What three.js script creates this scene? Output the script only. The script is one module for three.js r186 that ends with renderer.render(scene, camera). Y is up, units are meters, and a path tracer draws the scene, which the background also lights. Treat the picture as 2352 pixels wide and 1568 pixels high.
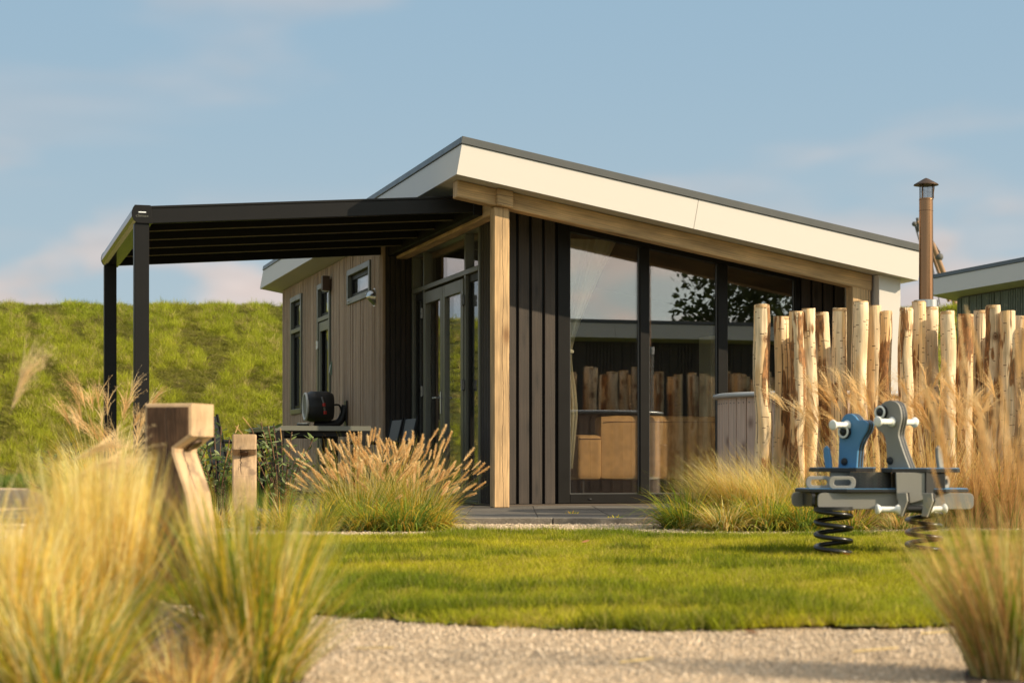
import * as THREE from 'three';
import { mergeGeometries } from 'three/addons/utils/BufferGeometryUtils.js';
import { FontLoader } from 'three/addons/loaders/FontLoader.js';
import { TextGeometry } from 'three/addons/geometries/TextGeometry.js';

// ---------------------------------------------------------------- camera
// World: x runs along the lodge's glazed front, z out of it, y up, the foot of the oak corner post at the origin.
const scene = new THREE.Scene();
const YAW = THREE.MathUtils.degToRad(16.3), FPX = 4300;
const FWD = new THREE.Vector3(Math.sin(YAW), 0, -Math.cos(YAW)), RGT = new THREE.Vector3(Math.cos(YAW), 0, Math.sin(YAW));
const camera = new THREE.PerspectiveCamera(2 * Math.atan(1058 / FPX) * 180 / Math.PI, 2352 / 2116, 0.1, 900);
camera.position.set(-4.914, 0.5, 17.421);
camera.rotation.y = -YAW;
camera.setViewOffset(2352, 2116, 0, 0, 2352, 1568);      // rising front: the horizon lies low in the frame
camera.focus = 17.6;
camera.userData.fStop = 4.2;
scene.add(camera);

// ---------------------------------------------------------------- light
const SUN_AZ = THREE.MathUtils.degToRad(37), SUN_EL = THREE.MathUtils.degToRad(28);
const sunDir = new THREE.Vector3(Math.cos(SUN_EL) * Math.cos(SUN_AZ), Math.sin(SUN_EL), Math.cos(SUN_EL) * Math.sin(SUN_AZ));
const sun = new THREE.DirectionalLight(new THREE.Color().setRGB(1, 0.84, 0.6), 5);
sun.position.copy(sunDir).multiplyScalar(60);
sun.castShadow = true; sun.shadow.radius = 1;
Object.assign(sun.shadow.camera, { left: -30, right: 30, top: 30, bottom: -30, near: 1, far: 160 });
sun.shadow.mapSize.set(4096, 4096);
scene.add(sun, sun.target);
const renderer = new THREE.WebGLRenderer({ antialias: true });
renderer.toneMapping = THREE.LinearToneMapping;
renderer.toneMappingExposure = 1.25;
renderer.shadowMap.enabled = true;

// ---------------------------------------------------------------- noise and small tools
function rng(seed) { let a = seed >>> 0; return () => { a = (a + 0x6D2B79F5) | 0; let t = Math.imul(a ^ (a >>> 15), 1 | a); t = (t + Math.imul(t ^ (t >>> 7), 61 | t)) ^ t; return ((t ^ (t >>> 14)) >>> 0) / 4294967296; }; }
const hash = (x, y, z = 0) => { let h = Math.imul(x | 0, 374761393) ^ Math.imul(y | 0, 668265263) ^ Math.imul(z | 0, 2147483647 - 58427); h = Math.imul(h ^ (h >>> 13), 1274126177); return ((h ^ (h >>> 16)) >>> 0) / 4294967296; };
const sm = (t) => t * t * (3 - 2 * t), mix = (a, b, t) => a + (b - a) * t, clamp = (x, a = 0, b = 1) => Math.min(b, Math.max(a, x)), step = (x, a, b) => sm(clamp((x - a) / (b - a)));
function vnoise(x, y, px = 0, py = 0, s = 0) {              // px, py: period for tiling textures
  const ix = Math.floor(x), iy = Math.floor(y), fx = sm(x - ix), fy = sm(y - iy), w = (i, p) => (p ? ((i % p) + p) % p : i);
  const a = hash(w(ix, px), w(iy, py), s), b = hash(w(ix + 1, px), w(iy, py), s), c = hash(w(ix, px), w(iy + 1, py), s), d = hash(w(ix + 1, px), w(iy + 1, py), s);
  return mix(mix(a, b, fx), mix(c, d, fx), fy);
}
function fbm(x, y, o = 4, px = 0, py = 0, s = 0) { let v = 0, a = 0.5, t = 0; for (let i = 0; i < o; i++) { v += a * vnoise(x, y, px, py, s + i); t += a; a *= 0.5; x *= 2; y *= 2; px *= 2; py *= 2; } return v / t; }
const lin = (c) => { c /= 255; return c <= 0.04045 ? c / 12.92 : ((c + 0.055) / 1.055) ** 2.4; };
const RGB = (r, g, b) => new THREE.Color().setRGB(r, g, b);
const V = (x, y, z) => new THREE.Vector3(x, y, z);
// a spot on the ground: r metres to the right and d metres ahead of where the photographer stood
const at = (u, d) => { const r = (u - 1176) / FPX * d; return V(camera.position.x + FWD.x * d + RGT.x * r, 0, camera.position.z + FWD.z * d + RGT.z * r); };

// ---------------------------------------------------------------- sky (air and clouds)
{
  const w = 2048, h = 1024, data = new Float32Array(w * h * 4);
  for (let j = 0; j < h; j++) {
    const el = ((j + 0.5) / h - 0.5) * Math.PI, y = Math.sin(el), d = Math.max(0, el * 180 / Math.PI);
    for (let i = 0; i < w; i++) {
      const az = ((i + 0.5) / w - 0.5) * 2 * Math.PI, x = Math.cos(az) * Math.cos(el), z = Math.sin(az) * Math.cos(el);
      const t1 = step(d, -3, 17), t2 = step(d, 10, 60);
      let c = [mix(mix(0.39, 0.25, t1), 0.38, t2), mix(mix(0.47, 0.378, t1), 0.42, t2), mix(mix(0.5, 0.49, t1), 0.46, t2)];
      const cs = Math.max(0, x * sunDir.x + y * sunDir.y + z * sunDir.z), glow = 2.2 * cs ** 2;
      c = [c[0] * (1 + glow * 1.3), c[1] * (1 + glow), c[2] * (1 + glow * 0.7)];
      if (d > 0.01) {
        const k = 1 / (y + 0.09), px = x * k, pz = z * k;
        const f = fbm(px * 1.5 + 7.3, pz * 1.5 + 2.1, 6, 0, 0, 11), streak = fbm(px * 0.7 + 3, pz * 2.2, 5, 0, 0, 31);
        const low = fbm(az * 13 + 1.3, d * 0.6 + 5, 6, 0, 0, 57);
        const bank = step(low, 0.42, 0.6) * step(d, 8.6, 5.2) * 0.9, puff = step(f, 0.6, 0.8) * 0.35 * step(d, 2, 9) * step(d, 40, 14), wisp = step(streak, 0.5, 0.85) * 0.3;
        const a = clamp(bank + puff + wisp), shade = 0.86 + 0.3 * fbm(az * 30, d * 2.5, 3, 0, 0, 77);
        const cc = [0.56 * shade * (1 + glow), 0.485 * shade * (1 + 0.9 * glow), 0.455 * shade * (1 + 0.75 * glow)];
        c = c.map((v, n) => mix(v, cc[n], a));
      }
      data.set([c[0], c[1], c[2], 1], (j * w + i) * 4);
    }
  }
  const t = new THREE.DataTexture(data, w, h, THREE.RGBAFormat, THREE.FloatType);
  t.mapping = THREE.EquirectangularReflectionMapping; t.magFilter = t.minFilter = THREE.LinearFilter; t.needsUpdate = true;
  scene.background = t; scene.environment = t;
}

// ---------------------------------------------------------------- things, parts, geometry
const taken = new Map();
function numbered(name) { const n = taken.get(name) ?? 0; taken.set(name, n + 1); return n ? name + '_' + String(n).padStart(3, '0') : name; }
const drawn = (o) => { o.castShadow = o.receiveShadow = true; return o; };
function thing(name, label, category, group, pos) {
  const o = new THREE.Group(); o.name = numbered(name); o.userData = { label, category }; if (group) o.userData.group = group;
  if (pos) o.position.copy(pos); scene.add(o); return o;
}
function part(name, geo, mat, parent, stuff) { const o = drawn(new THREE.Mesh(geo, mat)); o.name = name; if (stuff) o.userData.kind = 'stuff'; parent.add(o); return o; }
function struct(name, geo, mat, kind = 'structure') { const o = drawn(new THREE.Mesh(geo, mat)); o.name = numbered(name); o.userData.kind = kind; scene.add(o); return o; }
const join = (gs) => mergeGeometries(gs.map((g) => { const n = g.index ? g.toNonIndexed() : g; for (const k of Object.keys(n.attributes)) if (!['position', 'normal', 'uv', 'color'].includes(k)) n.deleteAttribute(k); return n; }));

// chamfered box with uv in metres, v along the grain
function boxG(x0, x1, y0, y1, z0, z1, ch = 0.004, grain = 'y', seed = 0) {
  const lo = [x0, y0, z0], hi = [x1, y1, z1], c = [(x0 + x1) / 2, (y0 + y1) / 2, (z0 + z1) / 2], g = 'xyz'.indexOf(grain);
  ch = Math.min(ch, (x1 - x0) / 3, (y1 - y0) / 3, (z1 - z0) / 3);
  const P = (s, n) => [0, 1, 2].map((k) => (s[k] ? hi[k] - (k === n ? 0 : ch) : lo[k] + (k === n ? 0 : ch)));
  const pos = [], nor = [], uv = [], ou = hash(seed, 1, 9) * 7, ov = hash(seed, 2, 9) * 7;
  const tri = (a, b, d, n) => {
    const e = [0, 1, 2].map((k) => b[k] - a[k]), f = [0, 1, 2].map((k) => d[k] - a[k]);
    let N = [e[1] * f[2] - e[2] * f[1], e[2] * f[0] - e[0] * f[2], e[0] * f[1] - e[1] * f[0]]; const l = Math.hypot(...N) || 1; N = N.map((v) => v / l);
    const m = [0, 1, 2].map((k) => (a[k] + b[k] + d[k]) / 3 - c[k]);
    const list = N[0] * m[0] + N[1] * m[1] + N[2] * m[2] < 0 ? (N = N.map((v) => -v), [a, d, b]) : [a, b, d];
    const v = g !== n ? g : (n + 1) % 3, u = 3 - n - v;
    for (const p of list) { pos.push(...p); nor.push(...N); uv.push(p[u] + ou, p[v] + ov); }
  };
  const quad = (a, b, d, e, n) => { tri(a, b, d, n); tri(a, d, e, n); };
  for (let n = 0; n < 3; n++) { const p = (n + 1) % 3, q = (n + 2) % 3; for (const s of [0, 1]) { const S = (i, j) => { const r = [0, 0, 0]; r[n] = s; r[p] = i; r[q] = j; return P(r, n); }; quad(S(0, 0), S(1, 0), S(1, 1), S(0, 1), n); } }
  if (ch > 0) {
    for (let e = 0; e < 3; e++) { const p = (e + 1) % 3, q = (e + 2) % 3; for (const i of [0, 1]) for (const j of [0, 1]) { const S = (k) => { const r = [0, 0, 0]; r[e] = k; r[p] = i; r[q] = j; return r; }; quad(P(S(0), p), P(S(1), p), P(S(1), q), P(S(0), q), p); } }
    for (let k = 0; k < 8; k++) { const s = [k & 1, (k >> 1) & 1, (k >> 2) & 1]; tri(P(s, 0), P(s, 1), P(s, 2), 0); }
  }
  const o = new THREE.BufferGeometry();
  o.setAttribute('position', new THREE.Float32BufferAttribute(pos, 3)); o.setAttribute('normal', new THREE.Float32BufferAttribute(nor, 3)); o.setAttribute('uv', new THREE.Float32BufferAttribute(uv, 2));
  return o;
}
function warp(g, f) { const p = g.attributes.position; for (let i = 0; i < p.count; i++) { const r = f(p.getX(i), p.getY(i), p.getZ(i)); p.setXYZ(i, ...r); } g.computeVertexNormals(); return g; }
const cyl = (r0, r1, y0, y1, n = 20, open = false) => new THREE.CylinderGeometry(r1, r0, y1 - y0, n, 1, open).translate(0, (y0 + y1) / 2, 0);
function rod(a, b, r, n = 10, r2 = r) { const d = b.clone().sub(a), g = new THREE.CylinderGeometry(r2, r, d.length(), n); g.applyQuaternion(new THREE.Quaternion().setFromUnitVectors(V(0, 1, 0), d.clone().normalize())); const m = a.clone().add(b).multiplyScalar(0.5); return g.translate(m.x, m.y, m.z); }
function plate(points, t, bevel = 0.002) {              // outline in x, y; thickness t in z, centred
  const s = points instanceof THREE.Shape ? points : new THREE.Shape(points.map((p) => new THREE.Vector2(...p)));
  return new THREE.ExtrudeGeometry(s, { depth: t - 2 * bevel, bevelEnabled: bevel > 0, bevelThickness: bevel, bevelSize: bevel, bevelOffset: -bevel, bevelSegments: 1, curveSegments: 14 }).translate(0, 0, -t / 2 + bevel);
}
function tex(w, h, f, srgb = true) {
  const d = new Uint8Array(w * h * 4);
  for (let j = 0; j < h; j++) for (let i = 0; i < w; i++) { const c = f(i / w, j / h, i, j); d[(j * w + i) * 4] = clamp(c[0]) * 255; d[(j * w + i) * 4 + 1] = clamp(c[1]) * 255; d[(j * w + i) * 4 + 2] = clamp(c[2]) * 255; d[(j * w + i) * 4 + 3] = 255; }
  const t = new THREE.DataTexture(d, w, h); t.wrapS = t.wrapT = THREE.RepeatWrapping; t.magFilter = THREE.LinearFilter; t.minFilter = THREE.LinearFilter; if (srgb) t.colorSpace = THREE.SRGBColorSpace; t.needsUpdate = true; return t;
}
const grey = (w, h, f) => tex(w, h, (u, v, i, j) => { const x = f(u, v, i, j); return [x, x, x]; }, false);
function tiled(t, su, sv) { const c = t.clone(); c.repeat.set(1 / su, 1 / sv); c.needsUpdate = true; return c; }
const phys = (o) => new THREE.MeshPhysicalMaterial(o), std = (o) => new THREE.MeshStandardMaterial(o);

// ---------------------------------------------------------------- materials
const M = {};
{ // oak: honey grain with drying cracks; the tile is 0.5 m across and 2 m along
  const crackAt = (u, v) => { let k = 0; for (let n = 0; n < 7; n++) { const c = hash(n, 3) + 0.012 * Math.sin(v * 6.283 * (1 + n % 2) + n * 2) + 0.02 * (fbm(v * 40, n * 3, 4, 40, 0, 5) - 0.5), on = step(vnoise(v * 4 + n * 1.7, n, 4, 0, 8), 0.4, 0.6); let dd = Math.abs(u - (c % 1)); dd = Math.min(dd, 1 - dd); k = Math.max(k, on * (1 - step(dd, 0.001, 0.006))); } return k; };
  const grain = (u, v) => fbm(u * 60 + 3 * fbm(u * 4, v * 5, 3, 4, 5, 2), v * 6, 4, 60, 6, 3);
  const knot = (u, v) => { let k = 0; for (let n = 0; n < 4; n++) { let dx = u - hash(n, 21), dy = (v - hash(n, 22)) * 4; dx -= Math.round(dx); const r = Math.hypot(dx * 14, dy * 6); k = Math.max(k, Math.exp(-r * r)); } return k; };
  const map = tex(512, 1024, (u, v) => { const g = grain(u, v), b = fbm(u * 5, v * 7, 4, 5, 7, 9), k = crackAt(u, v), n = knot(u, v), s = 0.74 + 0.34 * g + 0.34 * (b - 0.5); return [0.82 * s, 0.67 * s, 0.48 * s].map((c, q) => mix(mix(c, [0.45, 0.3, 0.16][q], n * 0.7), [0.16, 0.1, 0.06][q], k)); });
  const bump = grey(512, 1024, (u, v) => 0.55 + 0.25 * (grain(u, v) - 0.5) - 0.5 * crackAt(u, v) + 0.15 * fbm(u * 8, v * 20, 3, 8, 20, 4));
  M.oak = std({ map: tiled(map, 0.5, 2), bumpMap: tiled(bump, 0.5, 2), bumpScale: 0.006, roughness: 0.75 });
  // black-brown stained boards
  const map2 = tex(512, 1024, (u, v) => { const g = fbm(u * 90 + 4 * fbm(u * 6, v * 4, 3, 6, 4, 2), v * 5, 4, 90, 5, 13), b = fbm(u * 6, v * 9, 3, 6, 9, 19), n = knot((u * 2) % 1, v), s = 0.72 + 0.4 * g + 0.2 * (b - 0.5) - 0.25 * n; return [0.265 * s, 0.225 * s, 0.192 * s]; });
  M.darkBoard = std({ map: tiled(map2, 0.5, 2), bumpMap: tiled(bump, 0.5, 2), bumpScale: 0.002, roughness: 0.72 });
  // weathered brown cladding
  const mk = (r, g, b, s) => tex(256, 1024, (u, v) => { const k = fbm(u * 40, v * 8, 4, 40, 8, s), w = fbm(u * 14, v * 26, 3, 14, 26, s + 4), e = 0.78 + 0.36 * k, st = step(w, 0.68, 0.8) * 0.4; return [mix(r * e, 0.72, st), mix(g * e, 0.64, st), mix(b * e, 0.56, st)]; });
  const brown = mk(0.69, 0.58, 0.48, 40), olive = mk(0.42, 0.43, 0.37, 50);
  M.brown = [0.92, 1, 1.1].map((k) => std({ map: tiled(brown, 0.6, 2.4), color: RGB(k, k, k), roughness: 0.8, bumpMap: tiled(bump, 0.5, 2), bumpScale: 0.0015 }));
  M.olive = [0.92, 1, 1.1].map((k) => std({ map: tiled(olive, 0.6, 2.4), color: RGB(k, k, k), roughness: 0.8 }));
  // peeled birch logs with torn bark
  const bark = (u, v, s) => { const a = fbm(u * 3 + 0.6 * fbm(u * 8, v * 6, 3, 8, 6, s), v * 3.2, 4, 3, 0, s), b = fbm(u * 22, v * 9, 3, 22, 0, s + 5); return step(a + 0.16 * (b - 0.5), 0.655, 0.695); };
  const tick = (u, v, s) => { const cu = Math.floor(u * 14), cv = Math.floor(v * 46), h = hash(cu, cv, s); if (h > 0.16) return 0; const fu = u * 14 - cu, fv = v * 46 - cv, y = 0.2 + 0.6 * hash(cu, cv, s + 1), len = 0.2 + 0.35 * hash(cu, cv, s + 2); return Math.abs(fv - y) < 0.07 && Math.abs(fu - 0.5) < len ? 0.8 : 0; };
  const kn = (u, v, s) => { let k = 0, rr = 9; for (let n = 0; n < 3; n++) { let dx = u - hash(n, 71, s), dy = (v - 0.1 - 0.8 * hash(n, 72, s)) * 4.4; dx -= Math.round(dx); const r = Math.hypot(dx * 9, dy * 9) * (1 + 0.3 * (vnoise(u * 30, v * 60, 30) - 0.5)); if (r < rr) rr = r; } k = Math.exp(-rr * rr * 2.2); return [k, 0.5 + 0.5 * Math.sin(rr * 16) * Math.exp(-rr * 0.9)]; };
  const split = (u, v, s) => { let k = 0; for (let n = 0; n < 4; n++) { const c = hash(n, 81, s) + 0.02 * (fbm(v * 20, n * 5, 3, 0, 0, s) - 0.5), a = hash(n, 82, s) * 0.7, l = 0.15 + 0.35 * hash(n, 83, s); let d = u - c; d = Math.abs(d - Math.round(d)); if (v > a && v < a + l) k = Math.max(k, (1 - step(d, 0.003, 0.011)) * 0.85); } return k; };
  M.log = [101, 202, 303, 404].map((s, q) => {
    const c = tex(256, 1024, (u, v) => {
      const g = fbm(u * 36 + 2 * fbm(u * 3, v * 7, 3, 3, 0, s), v * 9, 4, 36, 0, s + 9), m = fbm(u * 4, v * 10, 4, 4, 0, s + 3), b = bark(u, v, s), [k, ring] = kn(u, v, s), ti = tick(u, v, s) * (1 - b), inner = step(fbm(u * 4, v * 2.2, 4, 4, 0, s + 40), 0.53, 0.68);
      let col = [0.9, 0.8, 0.65].map((x, n) => x * (0.76 + 0.36 * g) + 0.24 * (m - 0.5));
      col = col.map((x, n) => mix(x, [0.9, 0.7, 0.44][n] * (0.85 + 0.3 * g), inner * 0.55));
      const bk = 0.6 + 0.9 * fbm(u * 30, v * 60, 3, 30, 0, s + 7);
      col = col.map((x, n) => mix(x, [0.5, 0.34, 0.19][n] * bk, b * 0.92));
      col = col.map((x, n) => mix(x, [0.36, 0.22, 0.11][n], clamp(k * 1.1) * (0.5 + 0.5 * ring)));
      const cr = split(u, v, s); return col.map((x, n) => mix(mix(x, [0.28, 0.2, 0.14][n], ti), [0.16, 0.1, 0.06][n], cr));
    });
    const b = grey(256, 1024, (u, v) => { const [k] = kn(u, v, s); return 0.4 + 0.4 * bark(u, v, s) * (0.6 + 0.6 * fbm(u * 30, v * 60, 3, 30, 0, s + 7)) + 0.2 * fbm(u * 30, v * 14, 4, 30, 0, s + 9) - 0.25 * tick(u, v, s) - 0.4 * split(u, v, s) + 0.15 * k; });
    return std({ map: c, bumpMap: b, bumpScale: 0.009, roughness: 0.78 });
  });
  // sawn end grain and the grey, split wood of the bollards
  const bw = tex(512, 1024, (u, v) => { const g = fbm(u * 44 + 3 * fbm(u * 3, v * 4, 3, 3, 4, 2), v * 5, 4, 44, 5, 91), m = fbm(u * 5, v * 6, 4, 5, 6, 93), k = crackAt(u, v), st = step(fbm(u * 9, v * 4, 4, 9, 4, 95), 0.52, 0.7); return [0.78, 0.65, 0.5].map((x, n) => mix(mix(x * (0.78 + 0.3 * g) + 0.12 * (m - 0.5), [0.44, 0.36, 0.29][n], st * 0.6), [0.15, 0.1, 0.07][n], k)); });
  M.bollard = std({ map: tiled(bw, 0.4, 0.9), bumpMap: tiled(bump, 0.4, 0.9), bumpScale: 0.006, roughness: 0.8 });
  { const turn = (t) => { const c = tiled(t, 0.4, 0.9); c.rotation = Math.PI / 2; c.repeat.set(1 / 0.9, 1 / 0.4); return c; }; M.bollardFace = std({ map: turn(bw), bumpMap: turn(bump), bumpScale: 0.006, roughness: 0.8 }); }
  const bw2 = tex(256, 512, (u, v) => { const g = fbm(u * 44, v * 5, 4, 44, 5, 61), st = step(fbm(u * 6, v * 7, 4, 6, 7, 65), 0.35, 0.7); return [0.5, 0.36, 0.25].map((x, n) => mix(x * (0.7 + 0.5 * g), [0.24, 0.16, 0.1][n], st * 0.7)); });
  M.bollardBark = std({ map: tiled(bw2, 0.4, 0.9), bumpMap: tiled(bump, 0.4, 0.9), bumpScale: 0.01, roughness: 0.85 });
  // pinkish stave wood of the tub
  const tw = tex(256, 1024, (u, v) => { const g = fbm(u * 50 + 3 * fbm(u * 4, v * 3, 3, 4, 3, 2), v * 4, 4, 50, 4, 111), n = knot(u, (v * 1.3) % 1), s = 0.84 + 0.26 * g; return [0.8 * s, 0.69 * s, 0.61 * s].map((x, q) => mix(x, [0.4, 0.3, 0.25][q], n * 0.6)); });
  M.stave = std({ map: tiled(tw, 0.4, 1.4), bumpMap: tiled(bump, 0.4, 1.4), bumpScale: 0.002, roughness: 0.75 });
}
{ // gravel, soil, concrete, lawn soil
  const cell = (u, v, n, s) => { const x = u * n, y = v * n, ix = Math.floor(x), iy = Math.floor(y); let b = 9, id = 0, b2 = 9; for (let j = -1; j < 2; j++) for (let i = -1; i < 2; i++) { const cx = ((ix + i) % n + n) % n, cy = ((iy + j) % n + n) % n, dx = ix + i + 0.15 + 0.7 * hash(cx, cy, s) - x, dy = iy + j + 0.15 + 0.7 * hash(cx, cy, s + 1) - y, d = Math.hypot(dx, dy); if (d < b) { b2 = b; b = d; id = hash(cx, cy, s + 2); } else if (d < b2) b2 = d; } return [b, id, b2 - b]; };
  const gm = tex(1024, 1024, (u, v) => { const [d, id, e] = cell(u, v, 84, 5), [, id2, e2] = cell(u, v, 190, 15), big = fbm(u * 5, v * 5, 4, 5, 5, 3), k = e > 0.12 ? 0.68 + 0.42 * id : 0.52 + 0.3 * id2 * step(e2, 0, 0.2), w = 0.9 + 0.25 * (big - 0.5); return [0.97 * k * w, 0.84 * k * w, 0.68 * k * w]; });
  const gb = grey(1024, 1024, (u, v) => { const [d, id, e] = cell(u, v, 84, 5), [d2] = cell(u, v, 190, 15); return e > 0.1 ? 0.4 + 0.5 * Math.max(0, 0.8 - d) * (0.5 + id) : 0.3 * Math.max(0, 0.7 - d2); });
  M.gravel = std({ map: tiled(gm, 1.1, 1.1), bumpMap: tiled(gb, 1.1, 1.1), bumpScale: 0.012, roughness: 0.95 });
  const so = tex(512, 512, (u, v) => { const a = fbm(u * 18, v * 18, 5, 18, 18, 7), b = fbm(u * 70, v * 70, 3, 70, 70, 8); return [0.34, 0.26, 0.19].map((x) => x * (0.5 + 0.7 * a + 0.4 * (b - 0.5))); });
  M.soil = std({ map: tiled(so, 0.9, 0.9), bumpMap: tiled(grey(512, 512, (u, v) => fbm(u * 24, v * 24, 5, 24, 24, 9)), 0.9, 0.9), bumpScale: 0.03, roughness: 1 });
  const lw = tex(512, 512, (u, v) => { const a = fbm(u * 10, v * 10, 5, 10, 10, 17), b = fbm(u * 80, v * 80, 3, 80, 80, 18), e = 0.6 + 0.6 * b; return [mix(0.44, 0.56, a) * e, mix(0.5, 0.55, a) * e, mix(0.14, 0.17, a) * e]; });
  M.turf = std({ map: tiled(lw, 1.7, 1.7), bumpMap: tiled(grey(512, 512, (u, v) => fbm(u * 50, v * 50, 4, 50, 50, 19)), 1.7, 1.7), bumpScale: 0.03, roughness: 1 });
  M.dikeSoil = std({ map: tiled(lw, 2.3, 2.3), color: RGB(0.42, 0.4, 0.3), roughness: 1 });
  M.field = std({ map: tiled(lw, 5.3, 5.3), roughness: 1 });
  const co = tex(512, 512, (u, v) => { const a = fbm(u * 8, v * 8, 5, 8, 8, 27), b = fbm(u * 110, v * 110, 2, 110, 110, 28), e = 0.75 + 0.35 * a + 0.25 * (b - 0.5); return [0.5 * e, 0.48 * e, 0.45 * e]; });
  const cb = grey(512, 512, (u, v) => fbm(u * 90, v * 90, 4, 90, 90, 29));
  M.paver = [0.8, 0.95, 1.1].map((k) => std({ map: tiled(co, 0.9, 0.9), bumpMap: tiled(cb, 0.9, 0.9), bumpScale: 0.002, color: RGB(0.62 * k, 0.6 * k, 0.58 * k), roughness: 0.9 }));
  M.kerb = std({ map: tiled(co, 0.7, 0.7), bumpMap: tiled(cb, 0.7, 0.7), bumpScale: 0.003, color: RGB(1.05, 1.0, 0.93), roughness: 0.92 });
  M.mortar = std({ color: RGB(0.16, 0.14, 0.12), roughness: 1 });
}
{
  const sp = grey(256, 256, (u, v) => 0.5 + 0.5 * (fbm(u * 120, v * 120, 2, 120, 120, 33) - 0.5));
  const wear = (a, b, s) => grey(256, 256, (u, v) => mix(a, b, fbm(u * 7, v * 7, 4, 7, 7, s)));
  M.panelWhite = std({ color: RGB(0.6, 0.55, 0.495), roughness: 0.5, bumpMap: tiled(sp, 0.3, 0.3), bumpScale: 0.0003 });
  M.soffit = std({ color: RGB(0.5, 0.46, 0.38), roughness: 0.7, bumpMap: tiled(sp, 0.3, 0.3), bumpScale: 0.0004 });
  M.coping = std({ color: RGB(0.095, 0.094, 0.088), roughness: 0.45, metalness: 0.3, roughnessMap: tiled(wear(0.7, 1, 3), 1, 1) });
  M.roofing = std({ color: RGB(0.06, 0.06, 0.06), roughness: 0.95 });
  M.frameBlack = phys({ color: RGB(0.014, 0.0125, 0.011), roughness: 0.5, specularIntensity: 0.3, roughnessMap: tiled(wear(0.75, 1, 5), 0.8, 0.8) });
  M.frameOlive = std({ color: RGB(0.14, 0.135, 0.105), roughness: 0.4, roughnessMap: tiled(wear(0.75, 1, 6), 0.8, 0.8) });
  M.alu = phys({ color: RGB(0.012, 0.011, 0.0105), roughness: 0.45, specularIntensity: 0.35, bumpMap: tiled(sp, 0.05, 0.05), bumpScale: 0.0002, roughnessMap: tiled(wear(0.8, 1, 7), 0.6, 0.6) });
  M.aluGloss = std({ color: RGB(0.03, 0.028, 0.026), roughness: 0.2, metalness: 0.2 });
  M.glass = phys({ color: RGB(0.96, 0.96, 0.95), transmission: 1, thickness: 0, roughness: 0, ior: 2.3 });
  M.lining = std({ color: RGB(0.1, 0.085, 0.07), roughness: 0.8 });
  M.floorIn = std({ color: RGB(0.09, 0.065, 0.045), roughness: 0.6 });
  M.steel = std({ color: RGB(0.62, 0.6, 0.57), roughness: 0.28, metalness: 1 });
  M.darkSteel = std({ color: RGB(0.2, 0.19, 0.18), roughness: 0.35, metalness: 1 });
  M.copper = std({ color: RGB(0.36, 0.19, 0.095), roughness: 0.27, metalness: 1, roughnessMap: tiled(wear(0.7, 1, 9), 0.2, 0.9) });
  M.cowl = std({ color: RGB(0.09, 0.055, 0.035), roughness: 0.5, metalness: 0.7 });
  M.rubber = std({ color: RGB(0.012, 0.012, 0.012), roughness: 0.55 });
  M.springSteel = std({ color: RGB(0.008, 0.008, 0.008), roughness: 0.28 });
  M.hplGrey = std({ color: RGB(0.25, 0.235, 0.205), roughness: 0.55, bumpMap: tiled(sp, 0.04, 0.04), bumpScale: 0.0003 });
  M.hplBlue = std({ color: RGB(0.075, 0.22, 0.4), roughness: 0.5, bumpMap: tiled(sp, 0.04, 0.04), bumpScale: 0.0003 });
  M.hplCore = std({ color: RGB(0.02, 0.018, 0.017), roughness: 0.45 });
  M.whitePlastic = std({ color: RGB(0.8, 0.78, 0.72), roughness: 0.4 });
  M.ringWhite = std({ color: RGB(0.6, 0.58, 0.52), roughness: 0.5 });
  M.redPlastic = std({ color: RGB(0.5, 0.03, 0.02), roughness: 0.4 });
  M.reelBlack = std({ color: RGB(0.016, 0.016, 0.016), roughness: 0.45 });
  M.reelGrey = std({ color: RGB(0.17, 0.165, 0.14), roughness: 0.5 });
  M.mesh = std({ color: RGB(0.09, 0.085, 0.08), roughness: 0.5 });
  const we = tex(256, 256, (u, v) => { const a = (Math.sin(u * 6.283 * 90) + Math.sin(v * 6.283 * 90)) * 0.05, b = fbm(u * 9, v * 9, 4, 9, 9, 44); const e = 0.86 + a + 0.2 * (b - 0.5); return [0.79 * e, 0.6 * e, 0.36 * e]; });
  M.leather = std({ map: tiled(we, 0.5, 0.5), roughness: 0.75, bumpMap: tiled(grey(256, 256, (u, v) => fbm(u * 60, v * 60, 3, 60, 60, 45)), 0.5, 0.5), bumpScale: 0.001 });
  M.curtain = phys({ color: RGB(0.62, 0.57, 0.4), transmission: 0.35, thickness: 0, roughness: 0.95 });
  M.cream = std({ color: RGB(0.72, 0.66, 0.44), roughness: 0.6 });
  M.sling = std({ color: RGB(0.17, 0.16, 0.15), roughness: 0.7, bumpMap: tiled(sp, 0.02, 0.02), bumpScale: 0.0005 });
  M.tuft = std({ map: tiled(tex(256, 256, (u, v) => { const a = fbm(u * 60, v * 12, 4, 60, 12, 71), b = fbm(u * 9, v * 9, 3, 9, 9, 72), e = 0.5 + 0.8 * a; return [0.4 * e + 0.06 * (b - 0.5), 0.37 * e, 0.33 * e]; }), 0.2, 0.2), roughness: 1 });
  M.craneBoom = std({ color: RGB(0.3, 0.17, 0.09), roughness: 0.7 });
  M.craneDark = std({ color: RGB(0.09, 0.085, 0.08), roughness: 0.7 });
  M.leaf = (r, g, b, t = 0.3) => phys({ color: RGB(r, g, b), transmission: t, thickness: 0, roughness: 1, specularIntensity: 0.3, side: THREE.DoubleSide });
  M.vcol = phys({ color: RGB(1, 1, 1), vertexColors: true, transmission: 0.4, thickness: 0, roughness: 1, specularIntensity: 0.25, side: THREE.DoubleSide });
}

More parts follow.
